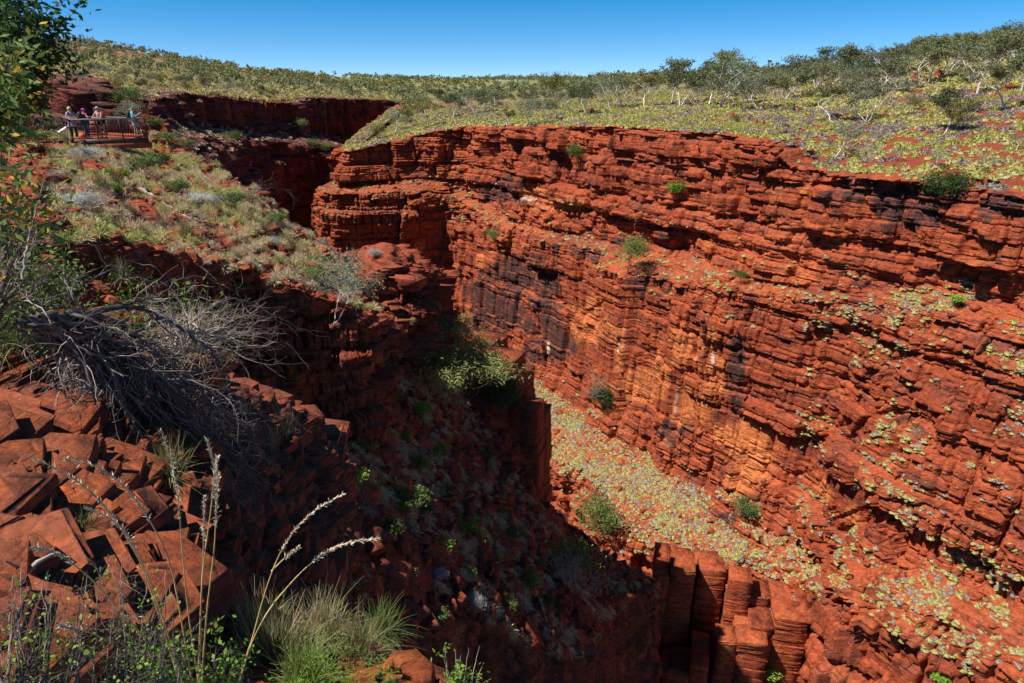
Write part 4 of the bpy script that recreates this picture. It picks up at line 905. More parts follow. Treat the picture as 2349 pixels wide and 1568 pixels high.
# the rest of the wood, thinning with distance; nearest ones individual, the far hillsides one object
rnd = np.random.RandomState(17); cand = []
def wood(n, azr, rr, seed, cond=None):
    rs = np.random.RandomState(seed); az = np.radians(azr[0]+(azr[1]-azr[0])*rs.rand(n)); r = np.sqrt(rr[0]**2+(rr[1]**2-rr[0]**2)*rs.rand(n)); x, y = np.sin(az)*r, np.cos(az)*r
    ok = ~inside(x, y, [tuple(p) for p in offset_poly(GP, 3*(1 if area > 0 else -1))]); x, y = x[ok], y[ok]; z = ground_z(x, y); p = np.column_stack([x, y, z])
    k = in_view(p, 30); return p[k]
a = wood(330, (14, 41), (150, 262), 1); b_ = wood(420, (-9, 14), (190, 420), 2); c_ = wood(620, (-37, -8), (130, 520), 3)
allp = np.concatenate([a, b_, c_]); d_ = np.linalg.norm(allp, axis=1); o_ = np.argsort(d_); allp = allp[o_]
okp = []
for q in allp:
    if all((q[0]-s[0])**2+(q[1]-s[1])**2 > 9 for s in SPOT[-400:]): okp.append(q); SPOT.append((q[0], q[1]))
n_ind = 215
for q in okp[:n_ind]:
    k = rng.choice([0, 1, 1, 2, 3, 4, 6, 7]); far = q[0] < -20
    sc = (.62 if far else .85)*(.75+.5*rng.random())
    zone = zone_of(q)
    big = 'small ' if sc < .55 else 'tall ' if sc > .95 else ''
    copy_thing(GV[k], (q[0], q[1], q[2]-.1), rng.random()*6.28, sc, label=big+KL[k]+' '+zone)
def merge_trees(name, pts, seed, label, hh=(3.5, 6), nleaf=70, ls=.75, mat='gum'):
    rs = np.random.RandomState(seed); V, F, base = [], [], 0; TV, TF, tb = [], [], 0
    for q in pts:
        h = hh[0]+(hh[1]-hh[0])*rs.rand(); w_ = h*(.38+.2*rs.rand()); nb = rs.randint(3, 6); bc = rs.normal(size=(nb, 3))*[w_*.45, w_*.45, h*.12]+[0, 0, h*.68]
        c = bc[rs.randint(0, nb, nleaf)]; dd = rs.normal(size=(nleaf, 3)); dd /= np.linalg.norm(dd, axis=1, keepdims=True); c = c+dd*w_*.38*np.array([1, 1, .7])*(rs.rand(nleaf, 1)**.4)
        v, f = leaves(c+q, None, ls*h/5, rs, .7); V.append(v); F.append(f+base); base += len(v)
        tv, tf = tubes([[(q, .12), (q+[rs.normal()*.3, rs.normal()*.3, h*.35], .10), (q+bc[0], .05)]], 3); TV.append(tv); TF.append(tf+tb); tb += len(tv)
    o = mesh_np(name, np.concatenate(V), np.concatenate(F), M[mat]); tag(o, label, 'trees', kind='stuff')
    o.data.materials.append(M['white']); nv = len(o.data.vertices)
    t = mesh_np('trunks', np.concatenate(TV), np.concatenate(TF), M['white'], parent=o); t['kind'] = 'stuff'
merge_trees('woodland', np.array(okp[n_ind:]), 31, 'open gum woodland covering the farther parts of the plateau')
far = wood(5200, (-38, 25), (420, 1100), 4); far = far[(fbm(far[:, 0]/90, far[:, 1]/90, far[:, 0]*0, 3, 19)+rnd.normal(size=len(far))*.12 > np.where(far[:, 0] < -150, .14, .02))]
merge_trees('distant_woodland', far, 32, 'tiny far trees dotting the hills along the skyline', (3.5, 7), 34, 1.15, 'olive')
# ---------------------------------------------------------------- termite mounds
def mound_mesh(seed, h=1.2, w_=1.0):
    n, m = 16, 20; t = np.linspace(0, 1, n)[:, None]; a = np.linspace(0, 2*np.pi, m)[None, :]
    r = w_*.5*(1-t**1.3)**.75*(1+.0*a); x = r*np.cos(a); y = r*np.sin(a); z = h*t+0*a
    k = .28*fbm(x*3+seed, y*3, z*2.2, 3, seed); x = x*(1+k); y = y*(1+k); z = z-.05+h*.08*fbm(x*4, y*4, z*0+seed, 2, 3)
    return np.stack([x, y, z], -1).reshape(-1, 3), grid_faces(n, m)
for x, y, w_, h_px in [(1680, 273, 15, 15), (1750, 293, 14, 17), (1735, 287, 12, 14), (1832, 256, 13, 11), (1890, 190, 10, 9), (2110, 219, 18, 14), (1288, 206, 13, 15), (1358, 262, 17, 18), (1758, 249, 8, 9), (2096, 185, 20, 16), (2152, 177, 22, 22), (1245, 220, 8, 10), (2182, 410, 8, 6), (1665, 218, 14, 10)]:
    h = hit(x, y, ('ground', 'gorge'))
    if not h: continue
    s = KD*depth(h[0])/683; v, f = mound_mesh(int(x), min(h_px*s*1.1, 1.5), min(w_*s*.95, 1.6)); o = mesh_np('termite_mound', v, f, M['mound'], smooth=True); o.location = h[0]
    tag(o, 'small conical red brown termite mound in the spinifex', 'termite mound', 'termite mounds on the plateau')
# ---------------------------------------------------------------- shrubs and trees in the gorge and on the near slope
def shrub(name, seed, label, cat, leaf, bark, h=2, **k):
    d = dict(spread=.7, forks=4, depth=2, lean=.1, tr=.04, bare=.28, nleaf=900, ls=.12, blob=.35, stems=3, curl=.5); d.update(k)
    return make_tree(name, seed, label, cat, None, bark, leaf, ('stems', 'foliage'), h=h, **d)
K = {}
K['willow'] = make_tree('willowy_tree', 301, '', 'tree', None, 'bark', 'willow', h=5, spread=.85, forks=3, depth=3, lean=.15, tr=.08, bare=.26, nleaf=4200, ls=.22, blob=.62, stems=3, droop=.6, aspect=.22, curl=.6)
K['darkbush'] = make_tree('leafy_bush', 302, '', 'bush', None, 'bark', 'dgreen', h=3, spread=.9, forks=4, depth=2, lean=.1, tr=.07, bare=.2, nleaf=2600, ls=.20, blob=.75, stems=3, flatz=.9)
K['greenbush'] = make_tree('leafy_bush', 303, '', 'bush', None, 'bark', 'mgreen', h=3, spread=.85, forks=4, depth=2, lean=.1, tr=.06, bare=.2, nleaf=2200, ls=.17, blob=.6, stems=3, flatz=.9)
K['dryshrub'] = make_tree('twiggy_shrub', 304, '', 'shrub', None, 'dead', 'gumgrey', h=3, spread=.8, forks=4, depth=3, lean=.2, tr=.04, bare=.25, nleaf=650, ls=.12, blob=.3, stems=3, names=('stems', 'foliage'))
K['gum'] = make_tree('slender_gum', 305, '', 'tree', None, 'white', 'gumgrey', h=4, spread=.6, forks=3, depth=3, lean=.35, tr=.05, bare=.35, nleaf=1600, ls=.2, blob=.45, stems=2, droop=.7, aspect=.2)
K['silver'] = shrub('silver_bush', 306, '', 'bush', 'silver', 'dead', h=1.4, nleaf=3200, ls=.075, blob=.30, forks=5, depth=2, stems=6, spread=.8)
K['bright'] = shrub('bright_green_shrub', 307, '', 'shrub', 'bgreen', 'bark', h=1, nleaf=1500, ls=.10, blob=.22, stems=6)
K['olive'] = shrub('olive_shrub', 308, '', 'shrub', 'mgreen', 'bark', h=1.4, nleaf=1500, ls=.11, blob=.3, stems=5)
K['sprig'] = shrub('leafy_sprig', 309, '', 'plant', 'bgreen', 'bark', h=.8, nleaf=260, ls=.10, blob=.10, stems=4)
def put(kind, x, y, hpx, label, keys=None, wide=1., up=0, tilt=(0, 0), group=None):
    h = hit(x, y, keys)
    if not h: return
    sc = hpx*KD*depth(h[0])/683*1.08/{'willow': 5, 'darkbush': 3, 'greenbush': 3, 'dryshrub': 3, 'gum': 4, 'silver': 1.4, 'bright': 1, 'olive': 1.4, 'sprig': .8}[kind]
    return copy_thing(K[kind], h[0]-Vector((0, 0, .04)), rng.random()*6.28, (sc*wide, sc*wide, sc), label=label, tilt=tilt, group=group)
put('willow', 1022, 965, 200, 'tall willowy green tree with a grey trunk in front of the block tower', ('talus',), 1.35)
put('willow', 965, 840, 130, 'feathery green tree at the upper left of the gully tree group', ('talus', 'spur'), 1.5)
put('willow', 1045, 875, 150, 'rearmost feathery green tree of the gully group, beside the tower', ('talus', 'spur'), 1.0)
put('darkbush', 1150, 950, 85, 'dark glossy bush with pale twigs at the foot of the block tower', ('talus', 'tower'), .9)
put('darkbush', 1384, 945, 60, 'dark green bush at the foot of the cliff, at the head of the grassy bench', ('gorge',))
put('dryshrub', 1392, 930, 80, 'bare pale twiggy shrub above the dark green bush at the cliff foot', ('gorge',))
put('greenbush', 1440, 628, 85, 'tall grey green bush clinging to the middle of the cliff', ('gorge',), .8)
put('darkbush', 2172, 470, 74, 'large round dark green bush hanging over the cliff rim', ('gorge', 'ground'), 1.25)
put('greenbush', 1135, 558, 32, 'small green bush on a ledge high on the left of the cliff', ('gorge',))
put('greenbush', 1385, 1235, 100, 'large grey green bush in a cleft of the lower sunlit cliff', None)
put('dryshrub', 1310, 1370, 140, 'pale leafy tree on the edge where sun and shade meet', ('talus', 'edge'), .9)
put('greenbush', 1305, 1345, 105, 'green foliage shrub growing against the pale leafy tree', ('talus', 'edge'), .9)
put('olive', 1700, 1185, 42, 'dark olive shrub low on the grassy bench', ('gorge',), 1.4)
put('dryshrub', 1545, 1035, 45, 'thin dark leaning shrub in the middle of the grassy bench', ('gorge',))
put('greenbush', 1325, 372, 40, 'slender green shrub below the cliff rim', ('gorge',)); put('bright', 1548, 450, 32, 'bright yellow green shrub on the upper ledge', ('gorge',), 1.3)
put('greenbush', 1695, 650, 32, 'small green shrub at the end of the grassy ledge', ('gorge',)); put('dryshrub', 2095, 1015, 45, 'grey green straggly shrub among the pale hummocks', ('gorge',))
put('bright', 1762, 1560, 44, 'bright green bush at the bottom edge between the pillars', ('gorge', 'tower'), 1.2); put('bright', 2160, 1565, 26, 'bright green bush at the bottom edge, right side', ('gorge',), 2)
put('dryshrub', 1990, 1160, 80, 'dry brown shrub hanging on the sunlit buttress', ('gorge',)); put('bright', 2195, 700, 24, 'rounded yellow green shrub on the right ledge', ('gorge',), 1.6)
put('greenbush', 720, 350, 30, 'small tree on the sunlit top of the far promontory', ('far', 'gorge')); put('greenbush', 748, 352, 22, 'smaller tree beside the one on the far promontory', ('far', 'gorge'))
put('greenbush', 535, 335, 34, 'green tree in a cleft of the shaded far wall', ('far',)); put('greenbush', 690, 300, 26, 'dark tree on the upper ledge of the far wall', ('far',))
put('gum', 765, 745, 165, 'slender gum with drooping leaves leaning out from the near cliff', ('slope',), 1.1)
put('greenbush', 290, 258, 56, 'dense rounded green bush behind the lookout', ('slope',), 1.3); put('gum', 330, 312, 78, 'pale limbed small tree at the tip of the lookout platform', ('slope',), 1.0)
for x, y, h, kd, lab, wd in [
 (200, 370, 34, 'silver', 'round silver white bush below the lookout platform', 2.0), (192, 488, 52, 'silver', 'blue grey silver bush on the rocks left of the straw grass', 1.4), (590, 672, 34, 'silver', 'small silver bush at the cliff top', 1.3), (452, 470, 30, 'silver', 'pale silver shrub near the fallen branches', 1.6), (495, 470, 26, 'silver', 'silver shrub on the slope crest, right of the fallen branches', 1.8), (625, 570, 30, 'silver', 'rounded silver bush on the slope crest', 1.2), (860, 590, 20, 'silver', 'tiny silver bush on the rock spur', 1.6), (800, 660, 26, 'silver', 'silver bush at the lowest end of the crest', 1.4), (1385, 1395, 0, 'silver', None, 1), (1085, 1400, 42, 'silver', 'silver bush deep in the shaded talus', 1.3),
 (325, 400, 42, 'olive', 'glossy green shrub under the platform legs', 1.5), (365, 385, 36, 'olive', 'glossy green shrub right of the platform legs', 1.3), (400, 450, 40, 'olive', 'green shrub above the fallen branches', 1.4), (530, 480, 40, 'olive', 'leafy green shrub on the slope crest', 1.6), (425, 345, 26, 'olive', 'green shrub on the crest beyond the platform', 1.4), (350, 300, 30, 'olive', 'green shrub close behind the platform tip', 1.5), (390, 330, 30, 'olive', 'shaded green shrub beyond the platform', 1.6), (60, 340, 44, 'olive', 'dense green shrub in front of the walkway', 2.2), (635, 520, 34, 'olive', 'green shrub at the edge of the drop', 1.2), (720, 640, 34, 'olive', 'green shrub at the cliff corner', 1.5), (740, 605, 20, 'olive', 'small green shrub on the lower crest', 1.4), (190, 195, 24, 'olive', 'round green bush on top of the red outcrop', 1.7), (130, 300, 26, 'olive', 'low green shrub beside the walkway rail', 2),
 (285, 412, 26, 'bright', 'bright green shrub in the middle of the slope', 1.6), (250, 408, 24, 'bright', 'bright green shrub left of its larger neighbour', 1.2), (212, 404, 15, 'bright', 'little bright green plant near the outcrop', 1.6), (552, 668, 30, 'bright', 'bright green plant beside the small silver bush', 1.4), (265, 450, 32, 'bright', 'soft green shrub below the bright ones', 1.3), (715, 600, 16, 'bright', 'bright green tuft on the lower crest', 2),
 (870, 835, 30, 'sprig', 'green leafy plant at the shaded cliff foot', 2), (800, 1110, 36, 'bright', 'wide green plant at the foot of the near cliff', 2.6), (970, 960, 40, 'bright', 'green plant on the shaded talus below the trees', 1.1), (1000, 1040, 30, 'sprig', 'small green plant beside a talus boulder', 2), (1030, 1140, 40, 'sprig', 'green leafy plant in the middle of the talus', 2), (1060, 1240, 50, 'sprig', 'tall green sprig on the lower talus', 1.6), (1010, 1260, 36, 'sprig', 'green sprig left of the taller one', 1.6), (840, 1030, 30, 'sprig', 'green sprig against the near cliff foot', 2), (935, 1170, 60, 'olive', 'dark wispy shrub on the upper talus', 1.4), (1000, 1430, 36, 'olive', 'dark green shrub at the bottom of the talus', 1.2), (1150, 1180, 22, 'sprig', 'green plant on the edge of the sunlit strip', 1.6)]:
    if lab: put(kd, x, y, h, lab, ('slope', 'talus', 'spur'), wd)

for i, (x, y, h, kd) in enumerate([(905, 930, 34, 'olive'), (930, 1010, 26, 'bright'), (960, 1080, 40, 'olive'), (1045, 1080, 24, 'bright'), (1085, 1120, 34, 'olive'), (1110, 1200, 28, 'bright'), (985, 1190, 34, 'olive'), (900, 1250, 60, 'olive'), (940, 1330, 40, 'olive'), (1140, 1290, 30, 'bright'), (1180, 1240, 40, 'olive'), (1075, 1330, 34, 'bright'), (1210, 1350, 44, 'olive'), (850, 1150, 40, 'olive'), (1120, 1060, 30, 'olive'), (1010, 1330, 30, 'silver'), (1160, 1400, 34, 'olive'), (1260, 1400, 36, 'olive')]):
    put(kd, x, y, h, ('green shrub' if kd != 'silver' else 'pale silver shrub')+' on the shaded talus slope, '+ORDT[i], ('talus',), 1.2, group='shrubs on the shaded talus slope')
# ---------------------------------------------------------------- lookout platform
M['rust'] = flat_mat('weathered_red_steel', (.30, .075, .038), .7, .25, 4)
M['darksteel'] = flat_mat('dark_brown_steel', (.085, .045, .038), .5, .2, 4)
M['railtop'] = flat_mat('worn_grey_rail', (.28, .24, .25), .35, .15, 6)
zd = P(300, 316, 45.5)[2]
def onz(x, y, z): d = ray(x, y); return d*(z/d[2])
def boxes(name, bars, mat, parent=None):
    """bars: (p, q, width, height) oriented square bars"""
    V, F = [], []
    for k, (p, q, w_, h) in enumerate(bars):
        p, q = np.array(p, float), np.array(q, float); t = (q-p)/np.linalg.norm(q-p); u = np.array([0, 0, 1.]) if abs(t[2]) < .9 else np.array([0, 1., 0]); s = np.cross(t, u); s /= np.linalg.norm(s); u = np.cross(s, t)
        for e in (p, q):
            for a, b in ((-1, -1), (1, -1), (1, 1), (-1, 1)): V.append(e+s*a*w_/2+u*b*h/2)
        o = k*8; F += [[o, o+1, o+2, o+3], [o+7, o+6, o+5, o+4], [o, o+4, o+5, o+1], [o+1, o+5, o+6, o+2], [o+2, o+6, o+7, o+3], [o+3, o+7, o+4, o]]
    return mesh_np(name, V, F, mat, parent=parent)
plat = bpy.data.objects.new('lookout_platform', None); C.objects.link(plat)
tag(plat, 'red steel lookout platform with a dark railing jutting from the left slope', 'platform')
cA, cF, cG, cI, cJ = onz(339, 315.2, zd), onz(167, 321, zd), onz(-90, 333, zd), onz(150, 310.8, zd), onz(250, 310.6, zd)
cH = cI+(cG-cF)*1.0
poly = [cG, cF, cA, cJ, cI, cH]
V = [p for p in poly]+[p-[0, 0, .06] for p in poly]; n_ = len(poly)
me = bpy.data.meshes.new('deck'); me.from_pydata([tuple(v) for v in V], [], [list(range(n_)), list(range(2*n_-1, n_-1, -1))]+[[i, i+n_, (i+1) % n_+n_, (i+1) % n_] for i in range(n_)]); me.materials.append(M['rust'])
dk = bpy.data.objects.new('deck', me); C.objects.link(dk); dk.parent = plat
Z = np.array([0, 0, 1.])
boxes('fascia', [(cG-Z*.14, cF-Z*.14, .05, .26), (cF-Z*.14, cA-Z*.14, .05, .26)], M['darksteel'], plat)
boxes('kerb', [(cI+Z*.08, cJ+Z*.08, .08, .14), (cJ+Z*.08, cA+Z*.08, .08, .14)], M['rust'], plat)
inn_ = (cJ-cF); inn_[2] = 0; inn_ /= np.linalg.norm(inn_)
f2 = cF+(cA-cF)*.05
boxes('beam', [(f2-Z*.42+inn_*.12, cA-Z*.42+inn_*.12, .12, .30)], M['rust'], plat)
boxes('beam', [(cI-Z*.42, cJ-Z*.42, .1, .26)], M['rust'], plat); boxes('beam', [(cJ-Z*.42, cA-Z*.42-inn_*-.3, .1, .26)], M['rust'], plat)
for dx, zl, off in [(253, 2.6, .9), (292, 2.6, .9), (340.5, 3.6, .03)]:
    b = onz(dx, 326, zd-.5) if off < .5 else onz(dx, 325.5, zd-.5)+inn_*off*.4
    boxes('support_leg', [(b, b-Z*zl, .19, .19)], M['rust'], plat)
RH = 1.02
def railing(a, b, nposts, tag_):
    for i in range(nposts+1):
        if i == nposts and tag_ != 'last': break
        p = a+(b-a)*i/nposts; boxes('post', [(p-Z*.28, p+Z*RH, .055, .055)], M['darksteel'], plat)
    L = np.linalg.norm(b-a); nb = int(L/.125); bars = [(a+(b-a)*(i+.5)/nb+Z*.06, a+(b-a)*(i+.5)/nb+Z*(RH-.03), .014, .014) for i in range(nb)]
    bars.append((a+Z*.07, b+Z*.07, .03, .03)); r = boxes('balusters', bars, M['darksteel'], plat)
    boxes('handrail', [(a+Z*(RH+.02), b+Z*(RH+.02), .07, .05)], M['railtop'], plat)
railing(cG, cF, 4, ''); railing(cF, cA, 3, 'last'); railing(cI, cJ, 2, ''); railing(cJ, cA-inn_*-.03, 3, ''); railing(cH, cI, 4, '')
# interpretive boards
e = bpy.data.objects.new('information_board', None); C.objects.link(e); tag(e, 'dark slanted reading board on the railing in front of the blonde woman', 'sign')
b0 = onz(178, 313, zd); rt = np.array([1., .1, 0]); 
boxes('stand', [(b0, b0+Z*1.0, .07, .07)], M['rust'], e)
q0 = b0+Z*1.08; me = bpy.data.meshes.new('panel'); vs = [q0+rt*-.42+np.array([0, -.22, -.06]), q0+rt*.42+np.array([0, -.22, -.06]), q0+rt*.42+np.array([0, .22, .16]), q0+rt*-.42+np.array([0, .22, .16])]
mesh_np('panel', vs+[v-Z*.03 for v in vs], [[0, 1, 2, 3], [7, 6, 5, 4], [0, 4, 5, 1], [1, 5, 6, 2], [2, 6, 7, 3], [3, 7, 4, 0]], flat_mat('board_face', (.12, .09, .035), .4, .4, 9), parent=e)
e = bpy.data.objects.new('information_board', None); C.objects.link(e); tag(e, 'upright rust red panel with faint rows fixed to the rear railing', 'sign')
b0 = onz(216, 311.6, zd)-inn_*.08
boxes('panel', [(b0+Z*.50-np.array([.46, 0, 0]), b0+Z*.50+np.array([.46, .05, 0]), .03, .66)], M['rust'], e)
boxes('row', [(b0+Z*(.28+.22*k)-np.array([.42, .03, 0]), b0+Z*(.28+.22*k)+np.array([.42, .02, 0]), .012, .02) for k in range(3)], M['darksteel'], e)
b0 = onz(190, 316.5, zd); o = boxes('post_box', [(b0, b0+Z*.24, .26, .2)], flat_mat('orange_paint', (.70, .17, .03), .6, .15), None); tag(o, 'small orange box on the deck behind the backpacker in the magenta cap', 'box')
b0 = onz(140, 305.5, zd+.45)-inn_*.35; b1 = onz(162, 292, zd+.9)-inn_*.35; o = boxes('plank', [(b0, b1, .05, .12)], flat_mat('pale_timber', (.75, .72, .68), .6, .1), None); tag(o, 'pale plank leaning against the railing beside the blonde woman', 'plank')
# ---------------------------------------------------------------- people
SKIN = flat_mat('skin', (.50, .27, .19), .6, .08, 3)
def skinned(name, J, E, mat, parent, sub=1):
    names = list(J); me = bpy.data.meshes.new(name); me.from_pydata([J[n][:3] for n in names], [(names.index(a), names.index(b)) for a, b in E], [])
    o = bpy.data.objects.new(name, me); C.objects.link(o); o.parent = parent; md = o.modifiers.new('skin', 'SKIN'); md.use_smooth_shade = True
    for i, n in enumerate(names):
        r = J[n][3]; me.skin_vertices[0].data[i].radius = (r, r) if not isinstance(r, tuple) else r
    me.skin_vertices[0].data[0].use_root = True
    s = o.modifiers.new('sub', 'SUBSURF'); s.levels = sub; s.render_levels = sub; me.materials.append(mat); return o
def ell(name, c, r, mat, parent, seed=0, jit=0.0, n=14, m=18, cut=None):
    t = np.linspace(0, np.pi, n)[:, None]; a = np.linspace(0, 2*np.pi, m)[None, :]
    V = np.stack([np.sin(t)*np.cos(a)*r[0], np.sin(t)*np.sin(a)*r[1], np.cos(t)*r[2]+0*a], -1)
    if jit: V *= (1+jit*fbm(V[..., 0]*14, V[..., 1]*14, V[..., 2]*8, 2, seed))[..., None]
    if cut is not None: V[..., 2] = np.maximum(V[..., 2], cut)
    return mesh_np(name, (V+np.array(c)).reshape(-1, 3), grid_faces(n, m), mat, smooth=True, parent=parent)
def person(label, foot, face, hands, top, legs, sleeves, legcol, hgt=1.68, lean=0., elbows=None, stance=.1, bare=False, skirt=0):
    """face: heading (radians, 0 = +x); hands: local (fwd, side, up) of the left and right hand"""
    e = bpy.data.objects.new('person', None); C.objects.link(e); e.location = foot; e.rotation_euler = (0, 0, face); tag(e, label, 'person', 'people on the lookout platform')
    s = hgt/1.68
    J = {}
    J['pelvis'] = (0, 0, .93, (.125, .15)); J['belly'] = (.01+lean*.3, 0, 1.08, (.11, .135)); J['chest'] = (.01+lean*.7, 0, 1.26, (.115, .16)); J['neckb'] = (lean, 0, 1.41, .065); J['neck'] = (lean+.02, 0, 1.47, .052)
    J['head'] = (lean+.035, 0, 1.545, (.078, .07)); J['crown'] = (lean+.03, 0, 1.62, (.08, .07))
    for k, sg in ((0, 1), (1, -1)):
        n = 'LR'[k]; hx = hands[k]; el = elbows[k] if elbows else ((hx[0]*.4-.05), sg*.30, 1.08)
        J['sh'+n] = (lean, sg*.165, 1.375, .058); J['el'+n] = (*el, .042); J['wr'+n] = (hx[0], hx[1], hx[2], .028)
        d = np.array(hx)-np.array(el); d /= np.linalg.norm(d); p = np.array(hx)+d*.06; J['pa'+n] = (*p, (.038, .018))
        side = np.cross(d, [0, 0, 1.]); side = side/(np.linalg.norm(side)+1e-6)
        for f in range(4):
            a = p+side*(f-1.5)*.019+d*.03; b = a+d*(.045+.012*(1.5-abs(f-1.5)))+np.array([0, 0, -.02]); J[f'f{f}a'+n] = (*a, .009); J[f'f{f}b'+n] = (*b, .008)
        a = np.array(hx)+side*.035+d*.03; b = a+side*.02+d*.03; J['tha'+n] = (*a, .010); J['thb'+n] = (*b, .009)
        J['hip'+n] = (0, sg*.09, .88, .088); J['kn'+n] = (.03, sg*stance*1.1, .49, .058); J['an'+n] = (-.01, sg*stance*1.2, .09, .04); J['to'+n] = (.13, sg*stance*1.25, .03, .035)
    E = [('pelvis', 'belly'), ('belly', 'chest'), ('chest', 'neckb'), ('neckb', 'neck'), ('neck', 'head'), ('head', 'crown')]
    for n in 'LR': E += [('neckb', 'sh'+n), ('sh'+n, 'el'+n), ('el'+n, 'wr'+n), ('wr'+n, 'pa'+n)]+[('pa'+n, f'f{f}a'+n) for f in range(4)]+[(f'f{f}a'+n, f'f{f}b'+n) for f in range(4)]+[('wr'+n, 'tha'+n), ('tha'+n, 'thb'+n), ('pelvis', 'hip'+n), ('hip'+n, 'kn'+n), ('kn'+n, 'an'+n), ('an'+n, 'to'+n)]
    J = {k: (v[0]*s, v[1]*s, v[2]*s, v[3]) for k, v in J.items()}
    skinned('body', J, E, SKIN, e)
    g = lambda n, k=1.18, dz=0: (J[n][0], J[n][1], J[n][2]+dz, tuple(v*k for v in J[n][3]) if isinstance(J[n][3], tuple) else J[n][3]*k+.006)
    T = {'pelvis': g('pelvis', 1.12), 'belly': g('belly', 1.15), 'chest': g('chest', 1.13), 'neckb': g('neckb', 1.05)}; TE = [('pelvis', 'belly'), ('belly', 'chest'), ('chest', 'neckb')]
    for n in 'LR':
        T['sh'+n] = g('sh'+n, 1.1); TE.append(('neckb', 'sh'+n))
        if sleeves:
            a, b = np.array(J['sh'+n][:3]), np.array(J['el'+n][:3]); m_ = a+(b-a)*.7*sleeves; T['sl'+n] = (*m_, .058); TE.append(('sh'+n, 'sl'+n))
    skinned('top', T, TE, top, e)
    T = {'pelvis': g('pelvis', 1.10, -.02)}; TE = []
    for n in 'LR':
        T['hip'+n] = g('hip'+n, 1.12); TE.append(('pelvis', 'hip'+n)); a, b, c = [np.array(J[k+n][:3]) for k in ('hip', 'kn', 'an')]
        if legs >= 1: T['kn'+n] = g('kn'+n, 1.12); T['an'+n] = (*c, .052); TE += [('hip'+n, 'kn'+n), ('kn'+n, 'an'+n)]
        else: m_ = a+(b-a)*legs; T['th'+n] = (*m_, .092); TE.append(('hip'+n, 'th'+n))
    skinned('shorts' if legs < 1 else 'trousers', T, TE, legcol, e)
    hd = np.array(J['head'][:3])
    mesh_np('nose', *(lambda V: (V, [[0, 1, 2, 3], [0, 3, 4, 1], [1, 4, 3, 2]]))([hd+[.072, 0, .03], hd+[.07, .014, -.02], hd+[.098, 0, -.015], hd+[.07, -.014, -.02], hd+[.07, 0, -.03]]), SKIN, parent=e)
    for sg in (1, -1):
        ell('ear', hd+[0, sg*.075, 0], (.022, .01, .032), SKIN, e); 
        boxes('shoe', [(np.array(J['an'+'LR'[sg < 0]][:3])*[1, 1, 0]+[-.07, 0, .035], np.array(J['to'+'LR'[sg < 0]][:3])*[1, 1, 0]+[.05, 0, .035], .09, .07)], flat_mat('shoe', (.05, .05, .07), .7), e)
    boxes('mouth', [(hd+[.076, -.02, -.055], hd+[.076, .02, -.055], .006, .008)], flat_mat('lips', (.35, .10, .09), .5), e)
    return e, J
def cap(e, hd, mat, brim=.11):
    ell('cap', np.array(hd)+[-.005, 0, .045], (.098, .088, .085), mat, e, cut=-.01)
    a = np.linspace(-1.15, 1.15, 10); V = [np.array(hd)+[.06, y, .04] for y in np.linspace(-.07, .07, 10)]+[np.array(hd)+[.07+brim*math.cos(t), .075*math.sin(t), .025] for t in a]
    V2 = [v+[0, 0, .008] for v in V]; F = [[i, i+1, i+11, i+10] for i in range(9)]+[[i+20, i+30, i+31, i+21] for i in range(9)]; mesh_np('cap_brim', V+V2, F, mat, parent=e)
def glasses(e, hd): boxes('sunglasses', [(np.array(hd)+[.082, -.055, .015], np.array(hd)+[.082, .055, .015], .02, .03)], flat_mat('dark_lens', (.01, .01, .012), .2), e)
def backpack(label, foot, face, mat, lean=0.):
    e = bpy.data.objects.new('backpack', None); C.objects.link(e); e.location = foot; e.rotation_euler = (0, 0, face); tag(e, label, 'backpack')
    ell('bag', (-.23+lean*.7, 0, 1.2), (.12, .155, .24), mat, e, 3, .12); ell('pocket', (-.33+lean*.6, 0, 1.10), (.06, .11, .11), mat, e, 4, .1)
    for sg in (1, -1):
        V, F = tubes([[((-.14, sg*.11, 1.36), .02), ((-.02, sg*.12, 1.46), .02), ((.12, sg*.12, 1.36), .02), ((.13, sg*.13, 1.22), .018), ((.02, sg*.17, 1.08), .015), ((-.14, sg*.14, 1.02), .015)]], 5); mesh_np('strap', V, F, mat, parent=e)
    return e
fl = flat_mat
f1 = onz(173, 319, zd); f2_ = onz(203, 318.2, zd); f3 = onz(240, 317.3, zd); f4 = onz(315, 315.6, zd)
e, J = person('person with wavy blonde hair, patterned lilac dress and dark leggings reading a board', f1, -.5, [(.34, .10, 1.10), (.34, -.10, 1.10)], fl('lilac_print', (.42, .33, .40), .8, .5, 30), 1, .9, fl('dark_leggings', (.02, .015, .02), .8))
hair = fl('blonde_hair', (.58, .42, .20), .6, .35, 25); hd = np.array(J['head'][:3]); ell('hair', hd+[-.02, 0, .03], (.105, .105, .125), hair, e, 5, .25); ell('hair', hd+[-.05, 0, -.08], (.07, .10, .12), hair, e, 6, .3); glasses(e, hd)
V, F = tubes([[((0, 0, 1.02), .17), ((0, 0, .85), .20), ((0, 0, .66), .24)]], 14); mesh_np('skirt', V, F, fl('lilac_skirt', (.42, .33, .42), .8, .5, 30), parent=e, smooth=True)
e, J = person('person in a magenta cap, plum shirt and blue jeans with hands on hips', f2_, 1.1, [(.06, .26, 1.02), (.06, -.26, 1.02)], fl('plum_shirt', (.22, .07, .12), .8), 1, 1.0, fl('blue_jeans', (.02, .09, .18), .8), 1.60, elbows=[(-.05, .42, 1.16), (-.05, -.42, 1.16)])
cap(e, J['head'][:3], fl('magenta_cloth', (.75, .03, .48), .7, .1)); backpack('black backpack worn by the person in the magenta cap', f2_, 1.1, fl('black_nylon', (.02, .022, .026), .5, .3))
